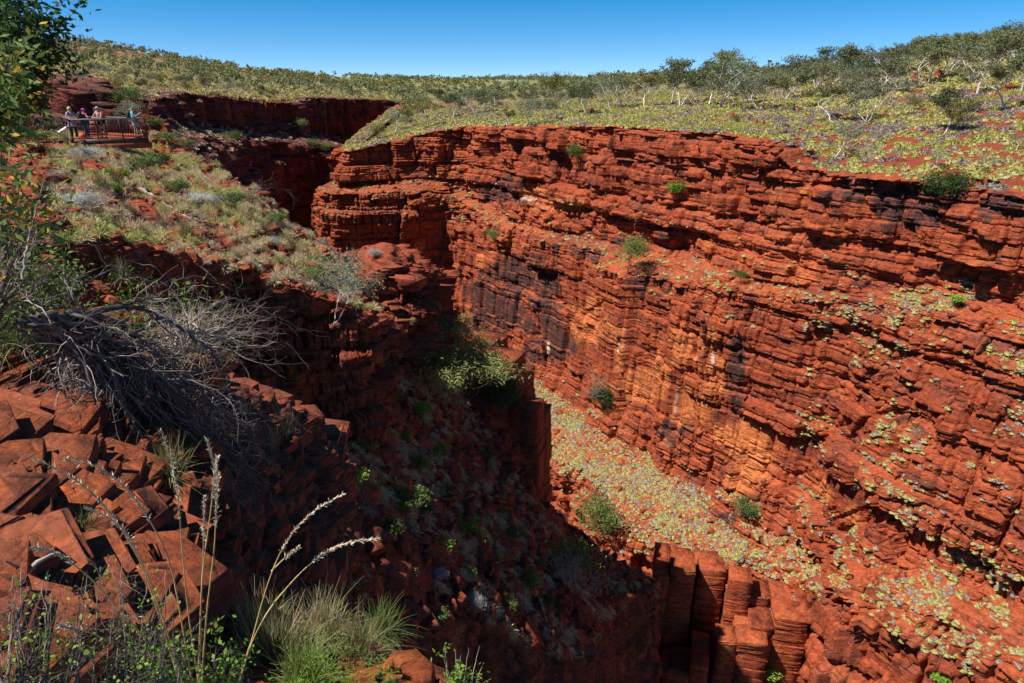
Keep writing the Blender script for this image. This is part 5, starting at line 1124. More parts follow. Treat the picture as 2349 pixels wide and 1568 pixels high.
e, J = person('person with grey hair, pink sleeveless top and black shorts leaning on the rail', f3, -1.75, [(.40, -.05, 1.10), (.42, .08, 1.12)], fl('pink_cloth', (.72, .42, .45), .8, .12), .45, 0, fl('black_shorts', (.012, .012, .014), .8), 1.68, lean=.10, elbows=[(.30, .28, 1.08), (.30, -.28, 1.08)])
hd = np.array(J['head'][:3]); ell('hair', hd+[-.012, 0, .05], (.098, .09, .085), fl('grey_hair', (.42, .44, .46), .6, .3, 25), e, 8, .15, cut=-.03); glasses(e, hd)
backpack('orange strapped backpack on the person in the pink top', f3, -1.75, fl('orange_red_nylon', (.55, .12, .04), .6, .2), .10)
e, J = person('person in teal cap and light blue shirt holding up a phone at the platform tip', f4, -.05, [(.44, .07, 1.32), (.44, -.07, 1.32)], fl('sky_blue_cloth', (.25, .58, .66), .8, .1), .75, .9, fl('patterned_shorts', (.52, .50, .46), .8, .5, 20), 1.66, elbows=[(.20, .22, 1.14), (.20, -.22, 1.14)])
cap(e, J['head'][:3], fl('teal_cloth', (.02, .16, .17), .7, .1)); hd = np.array(J['head'][:3]); ell('hair', hd+[-.03, 0, .0], (.075, .078, .085), hair, e, 9, .15); ell('ponytail', hd+[-.13, 0, -.04], (.04, .035, .075), hair, e, 10, .3)
V, F = tubes([[((0, 0, .98), .165), ((.0, 0, .84), .185)]], 12); mesh_np('tied_jacket', V, F, fl('blue_jacket', (.06, .26, .42), .8), parent=e, smooth=True)
backpack('black backpack worn by the person in the teal cap', f4, -.05, fl('black_nylon', (.03, .03, .035), .5, .3))
ph = boxes('phone', [((0, 0, 0), (0, 0, .14), .07, .01)], fl('phone_case', (.03, .03, .035), .3)); ph.location = f4+np.array([.52, 0, 1.32]); ph.rotation_euler = (0, .2, 0); tag(ph, 'small dark phone held up by the person in the teal cap', 'phone')
# ---------------------------------------------------------------- foreground plants
def wpt(x, y, r): return P(x, y, r)
def twiggy(rnd, path, r0, r1, nside, ln, depth=2, fan=.7, droop=.1, rtw=.5):
    """branch along a path of 3-D points with side twigs; returns (main polylines, twig polylines)"""
    p = np.array(path, float); t = np.concatenate([[0], np.cumsum(np.linalg.norm(np.diff(p, axis=0), axis=1))]); q = np.linspace(0, t[-1], max(8, len(p)*5))
    c = np.stack([np.interp(q, t, p[:, k]) for k in range(3)], 1)
    for _ in range(3): c[1:-1] = (c[:-2]+c[2:]+2*c[1:-1])/4
    c[1:-1] += rnd.normal(size=c[1:-1].shape)*t[-1]*.006
    rr = np.linspace(r0, r1, len(c)); main = [[(a, b) for a, b in zip(c, rr)]]; tw = []
    def sub(p0, d, L, r, lev):
        k = 5; pl = [(p0, r)]; a = p0.copy()
        for i in range(k): d = d+rnd.normal(size=3)*.28; d[2] -= droop; d /= np.linalg.norm(d); a = a+d*L/k; pl.append((a.copy(), r*(1-.75*(i+1)/k)))
        tw.append(pl)
        if lev > 0:
            for _ in range(rnd.randint(2, 5)):
                i = rnd.randint(1, k+1); nd = d+rnd.normal(size=3)*fan; sub(pl[i][0], nd/np.linalg.norm(nd), L*(.4+.35*rnd.rand()), r*.6, lev-1)
    for _ in range(nside):
        i = rnd.randint(int(len(c)*.15), len(c)-1); d = c[min(i+1, len(c)-1)]-c[i-1]; d /= np.linalg.norm(d)+1e-9; nd = d*.8+rnd.normal(size=3)*fan; sub(c[i], nd/np.linalg.norm(nd), ln*(.5+.8*rnd.rand()), rr[i]*rtw, depth-1)
    return main, tw
def Z4(x, y, r): return P(x*.3354, 520+y*.3354, r*.86)      # picture points read from one enlarged view
rnd = np.random.RandomState(3)
db = bpy.data.objects.new('dead_shrub', None); C.objects.link(db); tag(db, 'large fallen dead shrub with dark sweeping branches in the left foreground', 'dead shrub')
mains, tws = [], []
for pts, r0, r1, ns in [
 ([(120, 660, 7.2), (400, 600, 7.4), (620, 590, 7.6), (800, 650, 7.8), (900, 740, 7.9), (1050, 850, 8.0), (1180, 940, 8.1), (1350, 1060, 8.2), (1500, 1200, 8.3)], .055, .014, 10),
 ([(620, 590, 7.6), (780, 545, 7.7), (950, 545, 7.8), (1080, 600, 7.9), (1230, 700, 8.0), (1420, 820, 8.1), (1500, 950, 8.2), (1560, 1050, 8.2), (1580, 1200, 8.3)], .038, .012, 12),
 ([(480, 600, 7.4), (640, 640, 7.3), (760, 760, 7.3), (850, 930, 7.3), (900, 1040, 7.3)], .03, .014, 8),
 ([(900, 1040, 7.3), (1100, 1040, 7.3), (1400, 1090, 7.4), (1560, 1110, 7.5), (1680, 1200, 7.6)], .018, .006, 7),
 ([(200, 660, 7.1), (420, 740, 6.9), (560, 900, 6.8), (620, 1050, 6.7), (650, 1220, 6.7)], .03, .010, 9),
 ([(560, 760, 7.0), (680, 860, 6.9), (780, 1000, 6.8), (820, 1150, 6.8), (860, 1280, 6.8), (960, 1420, 6.8), (1050, 1560, 6.8)], .026, .008, 10),
 ([(950, 900, 7.6), (1150, 930, 7.7), (1300, 1040, 7.8), (1480, 1150, 7.9), (1560, 1320, 7.9), (1700, 1440, 8.0), (1900, 1530, 8.2)], .024, .008, 10),
 ([(940, 1050, 7.2), (1040, 1160, 7.2), (1120, 1290, 7.2), (1260, 1400, 7.3), (1420, 1500, 7.4)], .018, .006, 8),
 ([(700, 700, 7.4), (500, 500, 7.4), (480, 420, 7.5), (560, 330, 7.6), (660, 290, 7.7)], .014, .004, 6),
 ([(760, 560, 7.7), (900, 520, 7.8), (1100, 470, 7.9), (1190, 380, 8.0), (1300, 340, 8.1), (1480, 350, 8.2)], .016, .004, 9),
 ([(900, 740, 7.9), (1150, 760, 8.1), (1300, 660, 8.3), (1450, 560, 8.4), (1560, 480, 8.5), (1700, 520, 8.6), (1860, 480, 8.7)], .014, .004, 10),
 ([(1230, 700, 8.0), (1450, 740, 8.3), (1650, 650, 8.5), (1800, 700, 8.6), (1900, 680, 8.7)], .012, .004, 8),
 ([(600, 380, 7.8), (760, 280, 8.0), (950, 400, 8.0), (1100, 500, 8.0)], .01, .004, 6)]:
    m_, t_ = twiggy(rnd, [Z4(*q) for q in pts], r0*.72, r1*.8, ns, .55, 2, .6, .06, .45); mains += m_; tws += t_
# the sweep of thinner branches falling to the lower right
for k in range(110):
    u = rnd.rand(); x0, y0 = 150+650*u+rnd.normal()*40, 650+130*u+rnd.normal()*40; x1 = 550+1350*rnd.rand()**.8; y1 = 1330+700*rnd.rand()+.04*x1
    r_ = 6.8+.9*rnd.rand(); pts = []
    for s in np.linspace(0, 1, 6): pts.append(Z4(x0+(x1-x0)*(s*.75+.25*s*s), y0+(y1-y0)*(s**1.5)-60*math.sin(s*3.14)+rnd.normal()*14, r_+.7*s+rnd.normal()*.06))
    m_, t_ = twiggy(rnd, pts, .009+.007*rnd.rand(), .0025, 7, .42, 2, .65, .12, .5); mains += m_; tws += t_
V, F = tubes(mains, 6); mesh_np('branches', V, F, M['burnt'], smooth=True, parent=db)
rnd.shuffle(tws); h2 = len(tws)*45//100; V, F = tubes(tws[:h2], 3); mesh_np('twigs', V, F, M['burnt'], parent=db); V, F = tubes(tws[h2:], 3); mesh_np('twigs', V, F, M['dead'], parent=db)  # pale wood on the second batch of twigs paints in their sun glints
# pale bare twigs standing behind it
pt = bpy.data.objects.new('dead_shrub', None); C.objects.link(pt); tag(pt, 'tangle of thin pale dead twigs behind the big fallen shrub', 'dead shrub')
mains, tws = [], []
for k in range(26):
    x0, y0 = 900+500*rnd.rand(), 700+150*rnd.rand(); x1, y1 = x0+(rnd.rand()*900-150), y0-(380*rnd.rand()-120)
    pts = [Z4(x0+(x1-x0)*s, y0+(y1-y0)*s**.8+rnd.normal()*18, 8.4+.9*s) for s in np.linspace(0, 1, 5)]; m_, t_ = twiggy(rnd, pts, .009, .002, 6, .40, 2, .6, .0, .6); mains += m_; tws += t_
V, F = tubes(mains, 4); mesh_np('branches', V, F, M['dead'], smooth=True, parent=pt); V, F = tubes(tws, 3); mesh_np('twigs', V, F, M['dead'], parent=pt)
# fallen dead branches on the lookout slope
def dead_branch(label, pts, n, r0, mat='dead', fanl=1.0, seed=0):
    rnd = np.random.RandomState(seed); e = bpy.data.objects.new('fallen_branch', None); C.objects.link(e); tag(e, label, 'branch'); m_, t_ = twiggy(rnd, [P(*q) for q in pts], r0, r0*.2, n, fanl, 3, .45, .08, .4)
    V, F = tubes(m_, 6); mesh_np('limb', V, F, M[mat], smooth=True, parent=e); V, F = tubes(t_, 3); mesh_np('twigs', V, F, M[mat], parent=e)
def hr(x, y, keys=('slope',), off=.3):
    h = hit(x, y, keys); return (x, y, math.hypot(h[0].x, h[0].y)-off) if h else (x, y, 30)
dead_branch('bleached fallen branch fanning out on the straw slope', [hr(322, 432), hr(352, 450), hr(390, 475), hr(430, 500), hr(468, 525)], 26, .09, 'dead', 1.6, 1)
dead_branch('dark burnt fallen branch under the platform', [hr(232, 365), hr(252, 356), hr(285, 360), hr(315, 375), hr(350, 398)], 12, .09, 'burnt', 1.2, 2)
dead_branch('grey fallen branch on the slope crest', [hr(420, 400), hr(438, 420), hr(446, 432)], 8, .05, 'dead', .8, 3)
dead_branch('brown dead bush at the end of the slope crest', [hr(540, 470), hr(580, 440, off=.6), hr(600, 432, off=.8)], 22, .04, 'burnt', 1.0, 4)
dead_branch('brown dead twigs lower on the slope', [hr(440, 520), hr(470, 545), hr(490, 560)], 18, .04, 'burnt', 1.2, 5)
# ---- tall seed-headed grass stems
def Z1(x, y, r): return P(x*.3757, 601.1*1.6283+y*.3757, r)
stem_m = fl('golden_grass_stem', (.62, .40, .16), .6, .3, 12); head_m = fl('pale_seed_head', (.74, .60, .44), .8, .25, 20)
STEMS = [
 ('tall upright golden grass stem with a brown head, left of the tallest pair', [(1222, 1620), (1150, 1150), (1110, 740), (1090, 420), (1050, 200), (985, 30)], .32),
 ('tallest pale grass stem, its head bent left, near the picture bottom', [(1215, 1620), (1225, 1100), (1240, 850), (1290, 500), (1320, 230), (1262, 80)], .25),
 ('tall grass stem just right of the tallest pale one', [(1225, 1620), (1265, 1100), (1310, 750), (1325, 420), (1325, 190)], .3),
 ('shorter grass stem between the upright ones', [(1205, 1620), (1230, 1000), (1245, 700), (1245, 430)], .25),
 ('grass stem arching left with its head over the rock slabs', [(1130, 1620), (1000, 1180), (880, 850), (780, 640), (640, 530), (520, 492)], .3),
 ('grass stem arching far left, longest of the arching ones', [(1110, 1600), (940, 1050), (860, 820), (680, 520), (520, 360), (340, 240), (210, 200)], .33),
 ('grass stem arching left above the others with a feathery head', [(1180, 1600), (1050, 850), (960, 640), (800, 400), (640, 250), (520, 215), (395, 200)], .36),
 ('low thick grass stem arching left, lit pale', [(890, 1300), (700, 1080), (560, 930), (400, 800), (300, 750), (200, 738)], .3),
 ('lowest arching grass stem at the bottom left', [(850, 1500), (720, 1340), (560, 1260), (370, 1215)], .2),
 ('grass stem leaning right with a pale head over the dark talus', [(1430, 1620), (1540, 1300), (1620, 1000), (1700, 780), (1800, 620), (1940, 490), (2100, 412)], .34),
 ('grass stem leaning farthest right, its head nearly level', [(1450, 1600), (1540, 1300), (1650, 1100), (1850, 870), (2050, 720), (2300, 682)], .28),
 ('small grass stem branching from the right leaning ones', [(1660, 880), (1740, 800), (1820, 740)], .5)]
for si, (lab, pts, hf) in enumerate(STEMS):
    rnd = np.random.RandomState(200+si); e = bpy.data.objects.new('seeding_grass', None); C.objects.link(e); tag(e, lab, 'grass stem', 'tall dry grass stems at the bottom left')
    R0 = 1.9+.25*rnd.rand(); p = np.array([Z1(x, y, R0-.15*i/len(pts)) for i, (x, y) in enumerate(pts)]); t = np.concatenate([[0], np.cumsum(np.linalg.norm(np.diff(p, axis=0), axis=1))]); q = np.linspace(0, t[-1], 36); c = np.stack([np.interp(q, t, p[:, k]) for k in range(3)], 1)
    for _ in range(6): c[1:-1] = (c[:-2]+c[2:]+2*c[1:-1])/4
    rr = np.linspace(.0031, .0013, 36); rr[::7] *= 1.3
    V, F = tubes([[(a, b) for a, b in zip(c, rr)]], 5); mesh_np('stem', V, F, stem_m, smooth=True, parent=e)
    k0 = int(36*(1-hf)); cen = c[k0:]; n = 260; i = rnd.randint(0, len(cen)-1, n); f = rnd.rand(n, 1); base = cen[i]*(1-f)+cen[i+1]*f; d = cen[i+1]-cen[i]; d /= np.linalg.norm(d, axis=1, keepdims=True)
    d = d+rnd.normal(size=(n, 3))*.38; d /= np.linalg.norm(d, axis=1, keepdims=True); s = np.cross(d, rnd.normal(size=(n, 3))); s /= np.linalg.norm(s, axis=1, keepdims=True); L = .008+.012*rnd.rand(n, 1)
    V = np.stack([base, base+d*L*.5+s*.0016, base+d*L, base+d*L*.5-s*.0016], 1).reshape(-1, 3); mesh_np('seed_head', V, np.arange(n*4).reshape(-1, 4), head_m, parent=e)
# ---- grass tussocks at the bottom middle and around (blades as curved strips)
def tussock(name, label, c, n, L, spread, seed, cols=('grassgreen', 'straw_blade'), wid=.0035, bias=(0, 0, 0)):
    rnd = np.random.RandomState(seed); e = bpy.data.objects.new(name, None); C.objects.link(e); e.location = c; tag(e, label, 'grass tussock')
    for ci, col in enumerate(cols):
        m_ = n//len(cols); a = rnd.rand(m_)*6.283; el = np.abs(rnd.normal(size=m_))*spread; d = np.stack([np.sin(el)*np.cos(a), np.sin(el)*np.sin(a), np.cos(el)], 1)+np.array(bias); d /= np.linalg.norm(d, axis=1, keepdims=True)
        b0 = rnd.normal(size=(m_, 3))*[L*.12, L*.12, 0]; ln = L*(.5+.6*rnd.rand(m_)); K_ = 6; V = []
        side = np.cross(d, [0, 0, 1.])+rnd.normal(size=(m_, 3))*.3; side /= np.linalg.norm(side, axis=1, keepdims=True); bend = .25+.5*rnd.rand(m_); wob = rnd.normal(size=(m_, 3))*.12
        for k in range(K_):
            t = k/(K_-1); p = b0+d*(ln*t)[:, None]+wob*(ln*t*t)[:, None]; p[:, 2] -= bend*ln*t*t*np.sin(el).clip(.1, 1); w_ = wid*(1-t*.85); V += [p+side*w_, p-side*w_]
        V = np.stack(V, 1); nv = 2*K_; f = np.array([[2*k, 2*k+1, 2*k+3, 2*k+2] for k in range(K_-1)]); F = (f[None]+(np.arange(m_)*nv)[:, None, None]).reshape(-1, 4)
        mesh_np('green_blades' if ci == 0 else 'dry_blades', V.reshape(-1, 3), F, M[col], parent=e)
    return e
M['grassgreen'] = leaf_mat('green_grass', (.09, .14, .03), (.26, .32, .09)); M['straw_blade'] = leaf_mat('straw_blades', (.26, .20, .11), (.56, .45, .28))
def fh(x, y, keys=('fore',)):
    h = hit(x, y, keys); return h[0] if h else Vector(P(x, y, 4))
for i, (x, y, n, L, sp, lab, cols) in enumerate([
 (640, 1520, 900, .40, .8, 'big mixed green and straw tussock at the bottom centre', ('grassgreen', 'straw_blade')), (740, 1460, 800, .38, .9, 'straw coloured tussock behind the big bottom tussock', ('grassgreen', 'straw_blade', 'straw_blade')), (820, 1510, 700, .34, .9, 'green tussock nearest the orange rock', ('grassgreen', 'straw_blade')), (590, 1460, 500, .36, .6, 'thin upright tussock against the dark boulder', ('grassgreen', 'straw_blade')),
 (700, 1560, 600, .3, .8, 'low green tussock at the very bottom edge', ('grassgreen',)), (870, 1450, 400, .32, .8, 'dark green tussock at the drop, left of the thin stalks', ('grassgreen',)),
 (390, 1080, 240, .35, .7, 'olive grass tuft beside the large orange slab', ('grassgreen', 'straw_blade')), (30, 790, 900, .7, .7, 'grey green tussock at the left edge under the dead shrub', ('grassgreen', 'straw_blade')), (240, 880, 60, .2, .6, 'tiny grass tuft on the rock', ('straw_blade',)), (190, 1205, 60, .16, .8, 'little green grass sprout between the slabs', ('grassgreen',)), (655, 990, 350, .5, .5, 'dry straw tussock on the far lip of the ledge', ('straw_blade',)), (560, 950, 200, .4, .6, 'small straw tussock on the ledge behind the dead shrub', ('straw_blade',)), (620, 1020, 180, .4, .6, 'thin straw tussock near the end of the ledge', ('straw_blade',))]):
    tussock('grass_tussock', lab, fh(x, y)-Vector((0, 0, .03)), n, L, sp, 400+i, cols)
# individual tussocks on the lookout slope
for i, (x, y, L, lab) in enumerate([(232, 432, 1.2, 'tall wind combed straw tussock in the middle of the slope'), (180, 380, 1.1, 'straw tussock against the dark outcrop'), (150, 325, .8, 'olive brown tussock beside the walkway end'), (265, 425, .9, 'straw tussock right of the tallest one'), (300, 495, .9, 'straw tussock above the red slab'), (372, 525, .9, 'green yellow tussock on the lower slope'), (430, 545, 1.1, 'yellow green tussock near the cliff top'), (500, 490, .9, 'yellow tussock on the crest'), (560, 500, .9, 'pale tussock on the crest beside the green shrub'), (600, 530, .9, 'straw tussock on the crest above the gorge'), (660, 560, .8, 'straw tussock at the narrow part of the crest'), (690, 585, .7, 'straw tussock near the end of the crest'), (640, 610, .7, 'straw tussock on the rocks at the cliff top'), (540, 595, .8, 'pale straw tussock on red rubble'), (330, 545, .7, 'small straw tussock on the rock ledge'), (280, 640, .9, 'grey tussock hanging on the shaded cliff'), (320, 650, .8, 'second grey tussock on the shaded cliff')]):
    h = hit(x, y, ('slope',))
    if h: tussock('grass_tussock', lab, h[0], 420, L*.75, .65, 500+i, ('straw_blade',) if i % 3 else ('straw_blade', 'grassgreen'), .011)
# ---- left edge tree, flowering shrubs, purple flowered shrubs
def leafy(name, label, cat, branches, leafm, n, ls, blob, seed, bark='bark', extra=None, aspect=.35, sides=5, side_n=6, side_l=.5):
    rnd = np.random.RandomState(seed); e = bpy.data.objects.new(name, None); C.objects.link(e); tag(e, label, cat); mm, tt, tips = [], [], []
    for pts, r0 in branches:
        m_, t_ = twiggy(rnd, [P(*q) for q in pts], r0, r0*.25, side_n, side_l, 2, .8, -.02, .45); mm += m_; tt += t_
    V, F = tubes(mm, sides); mesh_np('stems', V, F, M[bark], smooth=True, parent=e); V, F = tubes(tt, 3); mesh_np('twigs', V, F, M[bark], parent=e)
    tips = np.array([pl[k][0] for pl in tt for k in (2, 3, 4, 5)]); c = tips[rnd.randint(0, len(tips), n)]+rnd.normal(size=(n, 3))*blob
    V, F = leaves(c, None, ls, rnd, aspect, .05); mesh_np('foliage', V, F, M[leafm], parent=e)
    if extra: c = tips[rnd.randint(0, len(tips), extra[1])]+rnd.normal(size=(extra[1], 3))*blob*1.1; V, F = leaves(c, None, extra[2], rnd, .5, -.3); mesh_np('flowers', V, F, M[extra[0]], parent=e)['kind'] = 'stuff'
    return e
leafy('leaning_tree', 'dark leafy tree filling the top left corner of the picture', 'tree', [
 ([(-260, 620, 10), (-160, 420, 10.2), (-90, 240, 10.4), (-30, 120, 10.6), (20, 20, 10.8)], .10), ([(-90, 240, 10.4), (-20, 160, 10.5), (60, 130, 10.6), (110, 100, 10.7)], .05), ([(-60, 180, 10.4), (0, 80, 10.5), (60, 40, 10.6), (105, 30, 10.7)], .045), ([(-30, 120, 10.6), (-20, 30, 10.6), (10, -80, 10.6)], .05), ([(-120, 330, 10.3), (-40, 260, 10.4), (30, 215, 10.5), (70, 180, 10.6), (100, 165, 10.6)], .04), ([(0, 100, 10.6), (40, 85, 10.3), (80, 60, 10.2), (120, 70, 10.2)], .03), ([(-60, 180, 10.4), (10, 170, 10.4), (50, 180, 10.5)], .03)], 'dgreen', 5200, .085, .11, 600, 'bark', None, .45, 5, 13, .42)
leafy('flowering_shrub', 'shrub with long green leaves and yellow orange blooms at the upper left edge', 'shrub', [
 ([(-120, 600, 5.2), (-80, 420, 5.2), (-40, 270, 5.3), (-5, 150, 5.4)], .02), ([(-80, 420, 5.2), (-20, 270, 5.3), (40, 170, 5.4)], .015), ([(-60, 340, 5.2), (0, 240, 5.3), (50, 225, 5.4)], .014), ([(-70, 380, 5.2), (-10, 230, 5.3), (20, 130, 5.3)], .014), ([(-50, 300, 5.2), (10, 260, 5.3), (55, 250, 5.3)], .012)], 'mgreen', 850, .085, .055, 601, 'bark', ('yellow', 200, .05), .28, 5, 6, .17)
leafy('flowering_shrub', 'lower shrub with yellow orange blooms and broad leaves, mid left edge', 'shrub', [
 ([(-90, 760, 4.8), (-40, 620, 4.8), (10, 500, 4.9), (60, 470, 5)], .014), ([(-90, 760, 4.8), (0, 600, 4.8), (50, 520, 4.9), (95, 505, 5)], .012), ([(-40, 620, 4.8), (-10, 520, 4.8), (15, 440, 4.9)], .011)], 'mgreen', 420, .075, .05, 602, 'bark', ('yellow', 110, .05), .32, 5, 5, .24)
leafy('flowering_shrub', 'green shrub with small purple flowers at the left edge', 'shrub', [
 ([(-20, 760, 7.5), (30, 660, 7.6), (60, 580, 7.7)], .015), ([(0, 760, 7.5), (70, 680, 7.6), (110, 610, 7.7)], .013), ([(20, 760, 7.5), (90, 700, 7.6), (140, 660, 7.7)], .013), ([(-10, 740, 7.5), (20, 650, 7.6), (20, 590, 7.7)], .012)], 'mgreen', 2600, .05, .09, 603, 'bark', ('purple', 160, .03), .35, 4, 9, .42)
leafy('flowering_shrub', 'pale green shrub with purple flowers behind the dead branches', 'shrub', [
 ([(330, 830, 8.8), (320, 770, 8.8), (300, 730, 8.8)], .015), ([(350, 830, 8.8), (380, 770, 8.8), (390, 735, 8.9)], .013), ([(370, 840, 8.8), (430, 780, 8.8), (455, 750, 8.9)], .013), ([(340, 830, 8.8), (290, 790, 8.8), (262, 760, 8.8)], .012)], 'bgreen', 3000, .055, .11, 604, 'bark', ('purple', 220, .035), .35, 4, 10, .45)
leafy('pale_trunk_shrub', 'thin pale bare stem standing in front of the left shrubs', 'shrub', [([(52, 640, 4.4), (62, 560, 4.5), (78, 500, 4.5), (92, 450, 4.5), (100, 410, 4.5)], .008)], 'mgreen', 6, .05, .05, 605, 'dead', None, .3, 5, 5, .12)
leafy('dark_stemmed_tree', 'dark twisted tree stem with bare twigs at the left edge', 'tree', [([(-40, 800, 6.6), (0, 700, 6.6), (14, 620, 6.7), (4, 520, 6.8), (-10, 400, 6.8)], .05), ([(14, 620, 6.7), (50, 560, 6.7), (80, 540, 6.7)], .02), ([(0, 700, 6.6), (40, 660, 6.6), (60, 640, 6.6)], .02)], 'dgreen', 160, .05, .06, 606, 'bark', None, .3, 6, 9, .5)
leafy('leafy_thicket', 'brown twiggy thicket with small green leaves at the bottom left corner', 'shrub', [([(x0, 1640, 1.75), (x0+dx*.4, 1560, 1.8), (x0+dx, yt, 1.9)], .0045) for x0, dx, yt in [(10, 20, 1400), (60, -30, 1420), (100, 20, 1380), (140, 50, 1400), (190, -20, 1440), (230, 30, 1390), (270, -10, 1420), (310, 40, 1400), (350, 30, 1450), (30, 60, 1450), (170, 10, 1350), (400, 20, 1460), (90, -60, 1360), (250, 60, 1470), (330, -40, 1380)]], 'bgreen', 620, .013, .016, 607, 'bark', None, .6, 4, 12, .12)
leafy('dry_stalks', 'bare brown dry stalks rising from the thicket at the bottom left', 'dry stalks', [([(x0, 1640, 1.85), (x0+dx*.5, 1520, 1.9), (x0+dx, yt, 1.95)], .0035) for x0, dx, yt in [(40, 10, 1290), (120, -20, 1330), (200, 30, 1300), (260, 20, 1280), (300, -20, 1330), (370, 10, 1310), (330, 40, 1370), (160, 40, 1310), (80, 40, 1350), (420, -30, 1340), (10, 20, 1320), (290, 50, 1290)]], 'straw_blade', 60, .012, .01, 611, 'dead', None, .4, 4, 5, .10)
leafy('purple_flowered_herb', 'bright green leafy herb with a few purple flowers at the bottom', 'herb', [([(x0, 1620, 1.9), (x0+dx*.5, 1540, 1.95), (x0+dx, yt, 2.0)], .003) for x0, dx, yt in [(430, -10, 1450), (455, 15, 1470), (480, 20, 1440), (500, 30, 1480), (410, -40, 1500), (520, 20, 1510), (340, -10, 1480), (320, 20, 1500)]], 'bgreen', 800, .017, .016, 608, 'bark', ('purple', 26, .012), .6, 4, 9, .09)
leafy('feathery_shrub', 'fine feathery bright green shrub in front of the orange rock', 'shrub', [([(x0, 1640, 2.3), (x0+dx*.5, 1580, 2.3), (x0+dx, yt, 2.35)], .003) for x0, dx, yt in [(770, -20, 1500), (800, 0, 1510), (840, 10, 1520), (870, 20, 1530), (740, -30, 1520), (700, -10, 1530), (820, -30, 1540), (890, 0, 1550)]], 'bgreen', 2600, .016, .018, 609, 'bgreen', None, .12, 4, 12, .12)
leafy('thin_stalk_plant', 'upright bare stalks with green leaves at their feet, right of the orange rock', 'plant', [([(x0, 1640, 3.0), (x0+dx*.3, 1560, 3.0), (x0+dx, yt, 3.05)], .004) for x0, dx, yt in [(1030, -10, 1478), (1045, 0, 1490), (1060, 15, 1485), (1075, 25, 1482), (1040, -22, 1510), (1085, 25, 1520), (1050, 8, 1500)]], 'bgreen', 320, .03, .03, 610, 'dead', None, .5, 4, 3, .05)
# ---- loose slabs in the foreground, each a thing
def slab(label, outline, r, thick, dz=0, seed=0, tilt=None, mat='fore'):
    """outline: picture points of the upper face on a sloping plane at range r"""
    rnd = np.random.RandomState(seed); pts = np.array([P(x, y, r) for x, y in outline]); c = pts.mean(0); z0 = c[2]+dz
    tp = []
    for x, y in outline:
        d = ray(x, y); n = np.array([tilt[0], tilt[1], 1.]) if tilt else np.array([.1, -.2, 1.]); tp.append(d*((c@n)/(d@n)))
    tp = np.array(tp); c = tp.mean(0); k = len(tp); fine = []
    for i in range(k):
        a, b = tp[i], tp[(i+1) % k]
        for s in np.linspace(0, 1, 5)[:-1]: fine.append(a+(b-a)*s+rnd.normal(size=3)*np.linalg.norm(b-a)*.018*(s > 0))
    T = np.array(fine); m = len(T); rings = [c+(T-c)*.96, T-[0, 0, thick*.08], c+(T-c)*1.015-[0, 0, thick*.4]+rnd.normal(size=(m, 3))*thick*.04, c+(T-c)*.99-[0, 0, thick*.75]+rnd.normal(size=(m, 3))*thick*.05, c+(T-c)*.97-[0, 0, thick]]
    inner = [c+(T-c)*f+np.stack([0*T[:, 0], 0*T[:, 0], rnd.normal(size=m)*thick*.04], 1) for f in (.3, .65)]
    rings = inner+rings; V = np.concatenate(rings+[[c]]); F = []
    for r_ in range(len(rings)-1):
        for q in range(m): F.append([r_*m+q, r_*m+(q+1) % m, (r_+1)*m+(q+1) % m, (r_+1)*m+q])
    for q in range(0, m, 2): F.append([len(V)-1, q, (q+1) % m, (q+2) % m])
    o = mesh_np('rock_slab', V-c, F, M[mat]); o.location = c; tag(o, label, 'rock slab'); return o
slab('largest smooth orange slab on the ledge at the left edge, cracked across', [(-60, 1085), (110, 1008), (170, 996), (236, 1000), (228, 1035), (170, 1062), (95, 1090), (40, 1130), (-60, 1150)], 5.2, .22, seed=1, tilt=(.25, -.55), mat='fore')
slab('yellow lichen stained slab in the middle of the ledge', [(55, 1165), (95, 1125), (160, 1108), (178, 1135), (150, 1160), (100, 1175)], 4.3, .10, seed=2, tilt=(.1, -.6), mat='lichen')
slab('flat dark topped slab right of the lichen stained slab', [(170, 1110), (245, 1095), (258, 1120), (230, 1160), (180, 1165), (160, 1145)], 4.4, .14, seed=3, tilt=(.1, -.6))
slab('broad flat slab crossing the middle ledge', [(205, 1235), (290, 1170), (330, 1185), (320, 1215), (270, 1245), (225, 1255)], 3.9, .13, seed=4, tilt=(.2, -.5))
slab('long diagonal slab left of the broad flat one', [(-20, 1250), (60, 1200), (95, 1198), (80, 1225), (10, 1290), (-20, 1300)], 3.8, .12, seed=5, tilt=(.2, -.5))
slab('small orange slab with lichen at the middle of the ledge', [(225, 1210), (245, 1195), (272, 1200), (262, 1222), (235, 1228)], 3.8, .05, seed=6, tilt=(.1, -.5), mat='lichen')
slab('pointed broken slab below the broad flat one', [(145, 1300), (205, 1262), (235, 1275), (222, 1305), (165, 1330)], 3.4, .09, seed=7, tilt=(.15, -.5))
slab('flat plate stone low on the left ledge', [(20, 1345), (60, 1330), (90, 1345), (75, 1372), (35, 1375)], 3.0, .05, seed=8, tilt=(.1, -.5))
slab('rounded plate stone beside its lower neighbour on the ledge', [(90, 1360), (125, 1340), (170, 1350), (160, 1380), (105, 1390)], 2.95, .05, seed=9, tilt=(.1, -.5))
slab('isolated orange flat rock among the shadows, centre left', [(378, 1368), (410, 1360), (450, 1372), (440, 1384), (395, 1384)], 4.6, .09, seed=10, tilt=(.0, -.4))
slab('big orange sunlit rock at the bottom centre', [(880, 1520), (905, 1492), (960, 1488), (995, 1520), (992, 1560), (960, 1600), (870, 1620), (780, 1610), (770, 1560), (830, 1535)], 2.75, .26, dz=.05, seed=11, tilt=(.1, -.45))
slab('cracked orange rock pushed against the big bottom one', [(985, 1560), (1010, 1555), (1030, 1575), (1020, 1610), (985, 1610)], 2.7, .14, seed=12, tilt=(.1, -.45))
